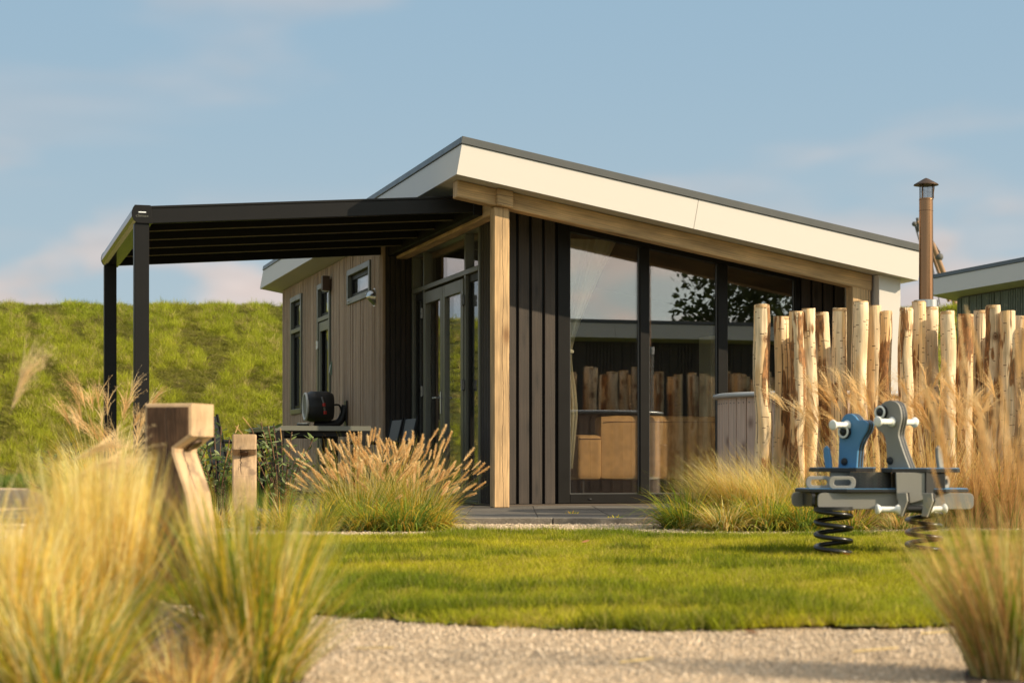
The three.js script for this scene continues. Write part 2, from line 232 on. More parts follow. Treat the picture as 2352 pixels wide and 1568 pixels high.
// ---------------------------------------------------------------- ground
function sheet(points, y, holes) {
  const c = points.map((p) => new THREE.Vector2(p.x, p.z)), f = THREE.ShapeUtils.triangulateShape(c, []), pos = [], uv = [];
  for (const t of f) { const q = t.map((i) => c[i]), s = (q[1].x - q[0].x) * (q[2].y - q[0].y) - (q[1].y - q[0].y) * (q[2].x - q[0].x); for (const p of s < 0 ? q : [q[0], q[2], q[1]]) { pos.push(p.x, y, p.y); uv.push(p.x, p.y); } }
  const g = new THREE.BufferGeometry(); g.setAttribute('position', new THREE.Float32BufferAttribute(pos, 3)); g.setAttribute('uv', new THREE.Float32BufferAttribute(uv, 2)); g.computeVertexNormals(); return g;
}
const inside = (p, poly) => { let r = false; for (let i = 0, j = poly.length - 1; i < poly.length; j = i++) { const a = poly[i], b = poly[j]; if ((a.z > p.z) !== (b.z > p.z) && p.x < (b.x - a.x) * (p.z - a.z) / (b.z - a.z) + a.x) r = !r; } return r; };
{ const g = new THREE.PlaneGeometry(900, 900).rotateX(-Math.PI / 2).translate(0, -0.03, 0); const p = g.attributes.position, u = g.attributes.uv; for (let i = 0; i < p.count; i++) u.setXY(i, p.getX(i), p.getZ(i)); struct('ground', g, M.field); }
struct('gravel_path', sheet([at(-900, 2.2), at(3600, 2.2), at(3300, 15.4), at(700, 15.4), at(250, 17), at(150, 22), at(60, 34), at(-420, 40), at(-900, 20)], 0), M.gravel);
const lawnEdge = [[380, 6.7], [560, 6.2], [740, 6.02], [900, 5.88], [1010, 5.72], [1100, 5.63], [1300, 5.55], [1500, 5.49], [1700, 5.5], [1900, 5.56], [2050, 5.53], [2200, 5.62], [2500, 5.66], [3000, 5.8], [3300, 9], [3000, 12.8], [2352, 12.62], [2000, 12.4], [1750, 12.25], [1500, 12.15], [1300, 12.55], [1150, 12.7], [1000, 12.2], [850, 12.0], [700, 12.05], [500, 11.9], [250, 11.5], [120, 10], [300, 7.4]].map(([u, d]) => at(u, d));
const lawnY = (x, z) => 0.005 + 0.03 * Math.max(0, fbm(x * 0.9 + 20, z * 0.9 + 7, 3, 0, 0, 5) - 0.45) + 0.006 * fbm(x * 5, z * 5, 2, 0, 0, 6);
{
  const s = 0.12, pos = [], uv = [], b = new THREE.Box3().setFromPoints(lawnEdge);
  for (let x = b.min.x; x < b.max.x; x += s) for (let z = b.min.z; z < b.max.z; z += s) if (inside({ x: x + s / 2, z: z + s / 2 }, lawnEdge)) for (const [i, j] of [[0, 0], [0, 1], [1, 1], [0, 0], [1, 1], [1, 0]]) { const X = x + i * s, Z = z + j * s; pos.push(X, lawnY(X, Z), Z); uv.push(X, Z); }
  const g = new THREE.BufferGeometry(); g.setAttribute('position', new THREE.Float32BufferAttribute(pos, 3)); g.setAttribute('uv', new THREE.Float32BufferAttribute(uv, 2)); g.computeVertexNormals(); struct('lawn', g, M.turf);
}
const bed = (name, pts, y) => struct(name, sheet(pts.map(([u, d]) => at(u, d)), y), M.soil);
bed('planting_bed', [[140, 13.3], [400, 12.9], [700, 13.05], [960, 13.1], [1035, 13.5], [1020, 14.9], [700, 17], [250, 16.6]], 0.006);
bed('planting_bed', [[1500, 13.6], [1640, 13.05], [1900, 12.95], [2352, 12.95], [3000, 13.2], [3000, 15.6], [1500, 14.65]], 0.006);
bed('planting_bed', [[-600, 2.6], [640, 3.1], [700, 4.3], [600, 5.0], [300, 7.2], [60, 7.6], [-400, 6]], 0.006);
bed('planting_bed', [[2240, 3.2], [3000, 3.2], [3000, 4.9], [2300, 4.9], [2215, 4.4]], 0.006);
// grass behind the patio, up to the foot of the dike
struct('meadow_strip', sheet([at(-2600, 46), at(1400, 46), at(1400, 23), at(560, 23), at(420, 17.4), at(190, 17.3), at(185, 22.5), at(95, 35), at(-380, 41), at(-2600, 41)], -0.012), M.turf);
// the dike: a long grassy embankment, bending towards the viewer on the far left
const dikeFoot = (a) => 45 - 5 * step(-a, 0.15, 0.9), dikeTop = 5.05;
const dikePoint = (a, t) => {            // a: bearing from the viewer, t: 0 at the foot, 1 at the crest, past 1 the flat top
  const d = (dikeFoot(a) + (t < 1 ? 11 * t : 11 + (t - 1) * 8)) / Math.max(0.45, Math.cos(a)) * (a < -0.5 ? Math.cos(a) / Math.cos(-0.5) * 1 : 1);
  const x = camera.position.x + FWD.x * d * Math.cos(a) + RGT.x * d * Math.sin(a), z = camera.position.z + FWD.z * d * Math.cos(a) + RGT.z * d * Math.sin(a);
  const y = (t < 1 ? dikeTop * (0.06 * Math.sin(t * Math.PI) + t) : dikeTop) * 1 + 0.07 * (fbm(x * 0.5, z * 0.5, 3, 0, 0, 3) - 0.5) - (t < 0.02 ? 0.1 : 0);
  return V(x, y, z);
};
{
  const A = 150, T = 30, pos = [], uv = [], P = (i, j) => dikePoint(mix(-1.05, 0.35, i / A), j / T * 1.7);
  for (let i = 0; i < A; i++) for (let j = 0; j < T; j++) { const q = [P(i, j), P(i + 1, j), P(i + 1, j + 1), P(i, j + 1)]; for (const k of [0, 1, 2, 0, 2, 3]) { pos.push(q[k].x, q[k].y, q[k].z); uv.push(q[k].x, q[k].z); } }
  const g = new THREE.BufferGeometry(); g.setAttribute('position', new THREE.Float32BufferAttribute(pos, 3)); g.setAttribute('uv', new THREE.Float32BufferAttribute(uv, 2)); g.computeVertexNormals(); struct('dike', g, M.dikeSoil);
}
// terrace of concrete slabs with a kerb of longer stones
{
  const onGrid = (o) => { o.position.set(camera.position.x, 0, camera.position.z); o.rotation.y = -YAW; return o; };        // x right, -z ahead
  const t = onGrid(struct('terrace', join([boxG(-4.6, 6.2, -0.06, 0.036, -19.2, -14.86, 0), boxG(-4.6, -0.35, -0.06, 0.036, -22.8, -19.2, 0)]), M.mortar));
  const g = [0, 1, 2].map((k) => boxG(-0.298, 0.298, -0.02, 0.045, -0.298, 0.298, 0.003, 'z', k));
  const put = (x, z, k) => { const m = part('paving_slab', g[k % 3], M.paver[(k * 7) % 3], t); m.position.set(x, 0.003 * (hash(k, 5) - 0.5), z); m.rotation.y = (hash(k, 8) > 0.5 ? Math.PI : 0); };
  let n = 0;
  for (let i = 0; i < 18; i++) for (let j = 0; j < 7; j++) put(-4.3 + i * 0.601, -15.17 - j * 0.601, n++);
  for (let i = 0; i < 7; i++) for (let j = 0; j < 6; j++) put(-4.3 + i * 0.601, -19.377 - j * 0.601, n++);
  const k = onGrid(struct('terrace_kerb', boxG(-4.6, 6.2, -0.1, 0.02, -14.85, -14.76, 0), M.mortar));
  for (let i = 0; i < 11; i++) { const m = part('kerb_stone', boxG(-0.496, 0.496, -0.12, 0.049 + 0.004 * hash(i, 3), -0.06, 0.06, 0.006, 'x', i), M.kerb, k); m.position.set(-4.18 + i, 0, -14.79 - 0.006 * hash(i, 4)); }
}

// ---------------------------------------------------------------- the lodge
const SL = 0.18, soff = (x) => 3.137 - SL * x, RA = Math.atan(SL);
const glassTop = (x) => 2.829 - 0.1715 * (x - 0.989);
function boardsX(parent, x0, n, pitch, w, y0, z0, z1, mats, top) {
  for (let k = 0; k < n; k++) { const a = x0 + k * pitch; const g = boxG(a, a + w, y0, top(a + w / 2), z0, z1, 0.003, 'y', k + 1); part('board', warp(g, (x, y, z) => [x, y > 1 ? y - SL * (x - a - w / 2) : y, z]), mats[k % mats.length], parent); }
}
function pane(pts, parent) { const g = new THREE.BufferGeometry(), pos = []; for (let i = 1; i < pts.length - 1; i++) for (const p of [pts[0], pts[i], pts[i + 1]]) pos.push(...p); g.setAttribute('position', new THREE.Float32BufferAttribute(pos, 3)); g.computeVertexNormals(); return part('pane', g, M.glass, parent); }
const lodge = thing('lodge', 'dark timber holiday lodge with white fascia, oak posts and tall sloping-topped glass front', 'house');
{
  const L = lodge;
  part('floor_slab', boxG(0.14, 4.12, -0.05, 0.062, -11.7, -0.62, 0), M.floorIn, L);
  // front wall
  const fw = part('front_wall', join([boxG(0.24, 0.93, 0.05, 3.05, -0.79, -0.705, 0), boxG(3.53, 4.07, 0.05, 2.42, -0.79, -0.705, 0), warp(boxG(0.93, 3.53, 0, 0.6, -0.79, -0.705, 0), (x, y, z) => [x, (y < 0.3 ? glassTop(x) + 0.03 : soff(x) + 0.02), z])]), M.frameBlack, L);
  fw.userData.label = 'black-brown vertical board cladding either side of the glass front';
  boardsX(fw, 0.172, 5, 0.1378, 0.108, 0.064, -0.704, -0.668, [M.darkBoard], (x) => soff(x) - 0.01);
  boardsX(fw, 3.56, 4, 0.13, 0.104, 0.064, -0.704, -0.668, [M.darkBoard], (x) => soff(x) - 0.01);
  part('base_rail', boxG(0.172, 4.07, 0.047, 0.062, -0.7, -0.655, 0.002, 'x'), M.frameBlack, L);
  // glass front
  const win = part('front_window', join([boxG(0.861, 0.989, 0.066, 2.93, -0.75, -0.66, 0.004), boxG(3.482, 3.545, 0.066, 2.44, -0.75, -0.66, 0.004), boxG(0.989, 3.482, 0.066, 0.158, -0.75, -0.66, 0.004, 'x'), warp(boxG(0.989, 3.482, 0, 0.1, -0.75, -0.66, 0.004, 'x'), (x, y, z) => [x, glassTop(x) + y, z])]), M.frameBlack, L);
  for (const [a, b] of [[1.746, 1.846], [2.608, 2.715]]) part('mullion', boxG(a, b, 0.158, glassTop(b) + 0.01, -0.75, -0.655, 0.005), M.frameBlack, win);
  for (const [a, b] of [[0.989, 1.746], [1.846, 2.608], [2.715, 3.482]]) {
    for (const z of [-0.7, -0.724]) pane([[a + 0.001, 0.159, z], [b - 0.001, 0.159, z], [b - 0.001, glassTop(b) - 0.001, z], [a + 0.001, glassTop(a) - 0.001, z]], win);
    part('glazing_bead', join([boxG(a + 0.0005, a + 0.012, 0.17, glassTop(a) - 0.004, -0.698, -0.684, 0.002), boxG(b - 0.012, b - 0.0005, 0.17, glassTop(b) - 0.004, -0.698, -0.684, 0.002), boxG(a + 0.001, b - 0.001, 0.1585, 0.17, -0.698, -0.684, 0.002, 'x')]), M.coping, win);
  }
  part('drain_cap', new THREE.SphereGeometry(0.02, 10, 6).scale(1.1, 0.45, 0.5).translate(1.2, 0.11, -0.66), M.rubber, win);
  // oak frame
  part('oak_post', warp(boxG(0, 0.155, 0.045, 2.955, -0.15, 0, 0.008, 'y', 3), (x, y, z) => [x, y, z]), M.oak, L);
  const beam = part('oak_beam', warp(boxG(-0.37, 4.04, 0, 0.163, -0.16, -0.002, 0.008, 'x', 5), (x, y, z) => [x + 0.03 * (y - 0.08), soff(x) - 0.165 + y, z]), M.oak, L);
  part('beam_end', warp(boxG(0.016, 0.178, -0.165, -0.003, -0.001, 0.065, 0.008, 'z', 7), (x, y, z) => [x, y + soff(x), z]), M.oak, beam);
  part('oak_beam', boxG(0.012, 0.152, 2.9, 3.07, -4.33, -0.151, 0.008, 'z', 9), M.oak, L);
  part('oak_post', boxG(3.82, 4.03, 0.045, 2.3, -0.16, -0.01, 0.008, 'y', 11), M.oak, L);
  // white wing wall on the right
  part('wing_wall', warp(boxG(4.065, 4.31, 0.02, 2.42, -0.79, 0.1, 0.004, 'y'), (x, y, z) => [x, y > 1 ? soff(x) - 0.002 : y, z]), M.panelWhite, L);
  // garden side: door set in the plane x = 0.2
  const sw = part('side_wall', join([boxG(0.215, 0.3, 0.05, 3.1, -1.166, -0.79, 0), boxG(0.215, 0.3, 0.05, 3.1, -4.4, -4.207, 0), boxG(0.215, 0.3, 2.99, 3.1, -4.207, -1.166, 0)]), M.frameBlack, L);
  for (let k = 0; k < 5; k++) part('board', boxG(0.188, 0.214, 0.062, 3.09, -1.162 + k * 0.1, -1.078 + k * 0.1, 0.003, 'y', 30 + k), M.darkBoard, sw);
  const ds = part('garden_door_frame', join([
    boxG(0.17, 0.26, 0.052, 2.99, -4.207, -4.137, 0.004), boxG(0.17, 0.26, 0.052, 2.99, -1.222, -1.166, 0.004), boxG(0.168, 0.26, 2.902, 2.992, -4.137, -1.222, 0.004, 'z'),
    boxG(0.168, 0.26, 2.466, 2.52, -4.137, -1.222, 0.004, 'z'), boxG(0.165, 0.26, 0.05, 0.085, -4.137, -1.222, 0.004, 'z'), boxG(0.172, 0.26, 0.085, 2.9, -3.64, -3.582, 0.004), boxG(0.172, 0.26, 0.085, 2.9, -1.786, -1.728, 0.004),
    boxG(0.178, 0.25, 0.085, 0.193, -4.137, -3.64, 0.004, 'z'), boxG(0.178, 0.25, 0.085, 0.193, -1.728, -1.222, 0.004, 'z')]), M.frameOlive, L);
  for (const [z0, z1] of [[-4.137, -3.64], [-3.582, -1.786], [-1.728, -1.222]]) for (const x of [0.222, 0.244]) pane([[x, 2.521, z0 + 0.001], [x, 2.521, z1 - 0.001], [x, 2.901, z1 - 0.001], [x, 2.901, z0 + 0.001]], ds);
  for (const [z0, z1] of [[-4.137, -3.64], [-1.728, -1.222]]) {
    part('sash', join([boxG(0.205, 0.25, 0.194, 2.465, z0 + 0.001, z0 + 0.06, 0.004), boxG(0.205, 0.25, 0.194, 2.465, z1 - 0.06, z1 - 0.001, 0.004), boxG(0.205, 0.25, 2.38, 2.464, z0 + 0.06, z1 - 0.06, 0.004, 'z'), boxG(0.205, 0.25, 0.195, 0.26, z0 + 0.06, z1 - 0.06, 0.004, 'z')]), M.frameBlack, ds);
    for (const x of [0.222, 0.24]) pane([[x, 0.26, z0 + 0.06], [x, 0.26, z1 - 0.06], [x, 2.38, z1 - 0.06], [x, 2.38, z0 + 0.06]], ds);
  }
  for (const [z0, z1, handle] of [[-3.578, -2.687, true], [-2.681, -1.79, false]]) {
    const d = part('garden_door', join([boxG(0.16, 0.235, 0.092, 2.435, z0, z0 + 0.105, 0.005), boxG(0.16, 0.235, 0.092, 2.435, z1 - 0.105, z1, 0.005), boxG(0.1605, 0.235, 2.3, 2.4345, z0 + 0.105, z1 - 0.105, 0.004, 'z'), boxG(0.1605, 0.235, 0.0925, 0.25, z0 + 0.105, z1 - 0.105, 0.004, 'z')]), M.frameOlive, L);
    for (const x of [0.19, 0.212]) pane([[x, 0.25, z0 + 0.105], [x, 0.25, z1 - 0.105], [x, 2.3, z1 - 0.105], [x, 2.3, z0 + 0.105]], d);
    for (const y of [2.2, 1.3, 0.36]) { const hz = handle ? z0 - 0.01 : z1 + 0.01; part('hinge', join([cyl(0.016, 0.016, y - 0.058, y - 0.004, 10).translate(0.148, 0, hz), cyl(0.016, 0.016, y + 0.004, y + 0.06, 10).translate(0.148, 0, hz), boxG(0.15, 0.17, y - 0.05, y + 0.055, hz - 0.035, hz + 0.035, 0.003)]), M.darkSteel, d); }
    if (handle) part('handle', join([boxG(0.148, 0.159, 1.02, 1.27, z1 - 0.07, z1 - 0.035, 0.004), rod(V(0.155, 1.2, z1 - 0.052), V(0.095, 1.2, z1 - 0.052), 0.011), rod(V(0.1, 1.2, z1 - 0.052), V(0.1, 1.2, z1 - 0.19), 0.011)]), M.steel, d);
  }
  // bedroom wing: brown battens with frames set proud
  const bw = part('batten_wall', join([boxG(-0.128, -0.03, 0.03, 3.15, -11.7, -10.855, 0), boxG(-0.128, -0.03, 0.03, 1.2, -10.855, -9.9, 0), boxG(-0.128, -0.03, 2.968, 3.15, -10.855, -9.9, 0), boxG(-0.128, -0.03, 0.03, 3.15, -9.9, -8.604, 0), boxG(-0.128, -0.03, 2.965, 3.15, -8.604, -7.66, 0), boxG(-0.128, -0.03, 0.03, 3.15, -7.66, -6.46, 0), boxG(-0.128, -0.03, 0.03, 2.515, -6.46, -5.035, 0), boxG(-0.128, -0.03, 2.958, 3.15, -6.46, -5.035, 0), boxG(-0.128, -0.03, 0.03, 3.15, -5.035, -4.39, 0), boxG(-0.128, 0.28, 0.03, 3.12, -4.42, -4.36, 0)]), M.roofing, L);
  bw.userData.label = 'weathered brown batten cladding of the bedroom wing';
  const open = [[-10.855, -9.9, 1.2, 2.968], [-8.604, -7.66, 0, 2.965], [-6.46, -5.035, 2.515, 2.958]], rr = rng(5);
  for (let z = -11.69, k = 0; z < -4.36; k++) {
    const w = [0.042, 0.056, 0.042, 0.09, 0.042, 0.056][Math.floor(rr() * 6)], z1 = Math.min(z + w, -4.34), o = open.find((q) => z1 > q[0] - 0.004 && z < q[1] + 0.004), m = M.brown[Math.floor(rr() * 3)], x = -0.145 - (w < 0.06 ? 0.006 : 0) * (k % 2);
    for (const [a, b] of o ? [[0.05, o[2]], [o[3], 3.15]] : [[0.05, 3.15]]) if (b - a > 0.05) part('batten', boxG(x, -0.1275, a, b, z, z1, 0.002, 'y', k), m, bw);
    z += w + 0.013;
  }
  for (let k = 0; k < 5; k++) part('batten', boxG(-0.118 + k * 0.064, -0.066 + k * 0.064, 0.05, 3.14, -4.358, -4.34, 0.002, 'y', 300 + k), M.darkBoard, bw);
  part('corner_trim', boxG(-0.151, -0.12, 0.05, 3.15, -4.365, -4.334, 0.002), M.brown[2], bw);
  const frameX = (name, z0, z1, y0, y1, w, bars = []) => {
    const f = part(name, join([boxG(-0.168, -0.06, y0, y1, z0, z0 + w, 0.004), boxG(-0.168, -0.06, y0, y1, z1 - w, z1, 0.004), boxG(-0.169, -0.06, y1 - w, y1 + 0.001, z0 + w, z1 - w, 0.004, 'z'), boxG(-0.171, -0.06, y0 - 0.001, y0 + w, z0 + w, z1 - w, 0.004, 'z'), ...bars.map((y) => boxG(-0.166, -0.06, y, y + 0.06, z0 + w, z1 - w, 0.004, 'z'))]), M.frameOlive, L);
    const ys = [y0 + w, ...bars.flatMap((y) => [y, y + 0.06]), y1 - w];
    for (let i = 0; i < ys.length; i += 2) {
      part('sash', join([boxG(-0.118, -0.07, ys[i], ys[i + 1], z0 + w, z0 + w + 0.055, 0.003), boxG(-0.118, -0.07, ys[i], ys[i + 1], z1 - w - 0.055, z1 - w, 0.003), boxG(-0.117, -0.07, ys[i + 1] - 0.06, ys[i + 1] - 0.0005, z0 + w + 0.055, z1 - w - 0.055, 0.003, 'z'), boxG(-0.117, -0.07, ys[i] + 0.0005, ys[i] + 0.055, z0 + w + 0.055, z1 - w - 0.055, 0.003, 'z')]), M.frameBlack, f);
      for (const x of [-0.1, -0.084]) pane([[x, ys[i] + 0.055, z0 + w + 0.055], [x, ys[i] + 0.055, z1 - w - 0.055], [x, ys[i + 1] - 0.06, z1 - w - 0.055], [x, ys[i + 1] - 0.06, z0 + w + 0.055]], f);
    }
    return f;
  };
  frameX('window', -10.855, -9.9, 1.2, 2.968, 0.075, [2.42]);
  const bd = frameX('back_door', -8.604, -7.66, 0.06, 2.965, 0.075, [2.44]);
  part('door_leaf', join([boxG(-0.152, -0.121, 0.14, 2.43, -8.528, -8.43, 0.004), boxG(-0.152, -0.121, 0.14, 2.43, -7.834, -7.736, 0.004), boxG(-0.151, -0.121, 2.3, 2.43, -8.43, -7.834, 0.004, 'z'), boxG(-0.151, -0.121, 0.14, 0.3, -8.43, -7.834, 0.004, 'z')]), M.frameOlive, bd);
  for (const y of [2.12, 1.1]) part('hinge', join([cyl(0.016, 0.016, y - 0.058, y - 0.004, 10).translate(-0.175, 0, -8.54), cyl(0.016, 0.016, y + 0.004, y + 0.06, 10).translate(-0.175, 0, -8.54), boxG(-0.175, -0.155, y - 0.05, y + 0.055, -8.57, -8.5, 0.003)]), M.steel, bd);
  part('handle', join([boxG(-0.165, -0.1525, 1.06, 1.26, -7.81, -7.77, 0.004), rod(V(-0.16, 1.2, -7.79), V(-0.22, 1.2, -7.79), 0.011), rod(V(-0.215, 1.2, -7.79), V(-0.215, 1.2, -7.93), 0.011)]), M.darkSteel, bd);
  const cw = frameX('window', -6.46, -5.035, 2.515, 2.958, 0.075);
  for (const z of [-6.3, -5.2]) part('drain_cap', new THREE.SphereGeometry(0.014, 8, 6).translate(-0.172, 2.55, z), M.steel, cw);
  // closed walls and linings
  part('outer_wall', join([boxG(4.07, 4.2, 0.03, 2.37, -11.7, -0.8, 0), boxG(-0.03, 4.07, 0.03, 2.4, -11.7, -11.6, 0)]), M.olive[1], L);
  part('inner_lining', join([boxG(4.03, 4.068, 0.062, 2.4, -11.6, -0.8, 0), boxG(0.3, 4.03, 0.062, 2.4, -4.4, -4.32, 0), warp(boxG(0.3, 4.03, -0.06, -0.04, -11.6, -0.8, 0), (x, y, z) => [x, soff(x) + y, z]), warp(boxG(0.3, 4.03, 2.38, 2.42, -4.4, -4.32, 0), (x, y, z) => [x, y < 2.4 ? y : soff(x) - 0.06, z])]), M.lining, L);
  // roof, built level and tipped to its slope
  const LX = 4.951, roof = part('roof', boxG(0.022, LX - 0.022, 0.016, 0.35, -12.08, 0.218, 0), M.roofing, L);
  roof.position.set(-0.438, 3.216, 0); roof.rotation.z = -RA;
  for (const [a, b] of [[0, 2.449], [2.4525, LX]]) { part('fascia_panel', boxG(a, b, 0, 0.296, 0.22, 0.24, 0.0015, 'x'), M.panelWhite, roof); part('fascia_panel', boxG(a, b, 0, 0.296, -12.1, -12.082, 0.0015, 'x'), M.panelWhite, roof); }
  for (let k = 0; k < 4; k++) for (const x of [0, LX - 0.02]) part('fascia_panel', boxG(x + 0.001, x + 0.019, 0.0005, 0.2955, 0.219 - (k + 1) * 3.075, 0.216 - k * 3.075, 0.0015, 'z'), M.panelWhite, roof);
  for (const [z0, z1] of [[0.2, 0.254], [-12.114, -12.06]]) part('coping', boxG(-0.012, LX + 0.012, 0.298, 0.368, z0, z1, 0.003, 'x'), M.coping, roof);
  for (const x of [-0.014, LX - 0.04]) part('coping', boxG(x, x + 0.054, 0.2985, 0.367, -12.059, 0.199, 0.003, 'z'), M.coping, roof);
  for (let k = 0; k < 5; k++) part('soffit_panel', boxG(0.0205, LX - 0.0205, 0.002, 0.0155, 0.218 - (k + 1) * 2.46, 0.215 - k * 2.46, 0.001, 'x'), M.soffit, roof);
}
// fittings on the wing wall
{
  const o = thing('wall_lamp', 'small black box wall lamp above the brown back door', 'lamp', undefined, V(-0.145, 2.8, -7.62));
  part('housing', join([boxG(-0.13, -0.03, 0, 0.2, -0.055, 0.055, 0.004), boxG(-0.03, 0, 0.04, 0.16, -0.03, 0.03, 0.002)]), M.cowl, o);
  part('lens', boxG(-0.12, -0.04, -0.006, 0.0005, -0.045, 0.045, 0.001), M.whitePlastic, o);
  const v = thing('vent_hood', 'round polished steel vent hood on the brown cladding', 'vent', undefined, V(-0.148, 2.48, -4.83));
  const s = new THREE.SphereGeometry(0.1, 22, 12, 0, Math.PI * 2, 0, Math.PI / 2).rotateZ(Math.PI / 2);
  warp(s, (x, y, z) => [x * (y < 0 ? 0.3 + 0.7 * (1 + y / 0.1) : 1), y, z]); part('hood', s, M.steel, v);
  part('flange', new THREE.CylinderGeometry(0.112, 0.112, 0.008, 28).rotateZ(Math.PI / 2), M.steel, v);
  const hk = thing('door_catch', 'small green door catch on the brown cladding', 'catch', undefined, V(-0.152, 1.75, -7.56));
  part('plate', boxG(-0.012, 0, -0.09, 0.09, -0.02, 0.02, 0.003), std({ color: RGB(0.12, 0.2, 0.14), roughness: 0.5 }), hk);
  part('hook', rod(V(-0.016, 0.05, 0), V(-0.035, -0.06, 0), 0.006, 6), M.steel, hk);
}
// ---------------------------------------------------------------- patio canopy
{
  const o = thing('patio_canopy', 'black aluminium patio canopy on two slim posts at the lodge side', 'canopy');
  const yp = (x) => 2.9 + 0.0713 * (x + 3.235), slope = (g) => warp(g, (x, y, z) => [x, y + yp(x), z]);
  for (const z of [-0.47, -4.42]) part('post', boxG(-3.385, -3.247, 0.04, 2.74, z - 0.138, z, 0.006), M.alu, o);
  const prof = [[0.03, 0.168], [0.012, 0.14], [0.001, 0.1], [0.003, 0.065], [0.02, 0.03], [0.05, 0.002], [0.19, 0], [0.178, 0.16], [0.17, 0.168]].map(([x, y]) => [x - 3.41, y + 2.735]);
  const body = new THREE.ExtrudeGeometry(new THREE.Shape(prof.map((p) => new THREE.Vector2(...p))), { depth: 4.14, bevelEnabled: false }).translate(0, 0, -4.6);
  const gut = part('gutter', body, M.aluGloss, o);
  for (const z of [-0.457, -4.603]) {
    const cx = -3.31, cy = 2.82, c = part('end_cap', plate(prof.map(([x, y]) => [cx + (x - cx) * 1.03, cy + (y - cy) * 1.03]), 0.012, 0.003).translate(0, 0, z), M.alu, o);
    if (z > -1) {
      part('white_mark', boxG(-3.348, -3.279, 2.832, 2.842, z + 0.0055, z + 0.0075, 0.0008), std({ color: RGB(0.85, 0.87, 0.9), roughness: 0.4 }), c);
      const font = await new FontLoader().loadAsync('fonts/droid/droid_sans_regular.typeface.json');
      const t = new TextGeometry('climax', { font, size: 0.023, depth: 0.002, curveSegments: 4, bevelEnabled: false }); t.computeBoundingBox();
      part('raised_lettering', t.scale(0.118 / t.boundingBox.max.x, 1, 1).translate(-3.374, 2.792, z + 0.0055), M.frameOlive, c);
    }
  }
  const lightLine = std({ color: RGB(0.2, 0.16, 0.1), roughness: 0.35 });  // tan colour paints in the light caught along each rafter's lower edge
  for (const z of [-0.47, -4.44]) part('side_beam', join([slope(boxG(-3.236, -0.03, -0.163, -0.022, z - 0.06, z, 0.004, 'x')), slope(boxG(-3.236, -0.03, -0.021, 0.002, z - 0.07, z + 0.004, 0.003, 'x'))]), M.alu, o);
  for (let k = 1; k < 5; k++) { const z = -0.5 - k * 0.79, r = part('rafter', slope(boxG(-3.22, -0.085, -0.14, -0.03, z - 0.03, z + 0.03, 0.003, 'x')), M.alu, o); part('rafter_light_line', slope(boxG(-3.22, -0.085, -0.149, -0.1405, z + 0.012, z + 0.031, 0.001, 'x')), lightLine, r); }
  for (let k = 0; k < 5; k++) { const z = -0.5 - k * 0.79; part('roof_panel', slope(boxG(-3.25, -0.05, -0.036, -0.02, z - 0.775, z - 0.012, 0.002, 'x')), M.aluGloss, o); }
  part('wall_rail', boxG(-0.082, 0.009, 2.93, 3.11, -4.5, -0.46, 0.005, 'z'), M.alu, o);
}
// ---------------------------------------------------------------- neighbouring lodges
function simpleLodge(name, label, pos, turn, clad, sideN) {
  const o = thing(name, label, 'house', undefined, pos); o.rotation.y = turn;
  part('walls', join([boxG(-0.13, -0.05, 0, 3.15, -11.7, -0.65, 0), boxG(-0.05, 4.07, 0, 2.35, -11.7, -11.62, 0), boxG(4.0, 4.1, 0, 2.38, -11.6, -0.7, 0), boxG(-0.05, 4.0, 0, 2.35, -0.75, -0.65, 0)]), M.roofing, o);
  const r = rng(77); let z = -11.7;
  const wall = o.children[0];
  for (let k = 0; z < -0.7; k++) { const w = r() < 0.25 ? 0.16 : 0.05; part('batten', boxG(-0.148 - (w < 0.1 ? 0.012 : 0), -0.1295, 0.02, 3.14, z, Math.min(z + w, -0.66), 0.002, 'y', k), clad[Math.floor(r() * 3)], wall); z += w + 0.022; }
  const LX = 4.951, roof = part('roof', boxG(0.022, LX - 0.022, 0.016, 0.35, -12.08, 0.218, 0), M.roofing, o);
  roof.position.set(-0.438, 3.216, 0); roof.rotation.z = -RA;
  for (const z of [0.22, -12.1]) part('fascia_panel', boxG(0, LX, 0, 0.296, z, z + 0.018, 0.0015, 'x'), M.panelWhite, roof);
  for (let k = 0; k < 4; k++) for (const x of [0, LX - 0.02]) part('fascia_panel', boxG(x + 0.001, x + 0.019, 0.0005, 0.2955, 0.219 - (k + 1) * 3.075, 0.213 - k * 3.075, 0.0015, 'z'), M.panelWhite, roof);
  for (const [z0, z1] of [[0.2, 0.254], [-12.114, -12.06]]) part('coping', boxG(-0.012, LX + 0.012, 0.298, 0.368, z0, z1, 0.003, 'x'), M.coping, roof);
  for (const x of [-0.014, LX - 0.04]) part('coping', boxG(x, x + 0.054, 0.2985, 0.367, -12.059, 0.199, 0.003, 'z'), M.coping, roof);
  for (let k = 0; k < 5; k++) part('soffit_panel', boxG(0.0205, LX - 0.0205, 0.002, 0.0155, 0.218 - (k + 1) * 2.46, 0.215 - k * 2.46, 0.001, 'x'), M.soffit, roof);
  return o;
}
simpleLodge('neighbour_lodge', 'grey-green neighbouring lodge with white eaves behind the log palisade', V(11.39, 0.11, 0.8), 0, M.olive);
simpleLodge('opposite_lodge', 'dark lodge across the path, seen mirrored in the glass front', V(4.6, -0.28, 16.6), -Math.PI / 2, [M.darkBoard, M.darkBoard, M.darkBoard]);

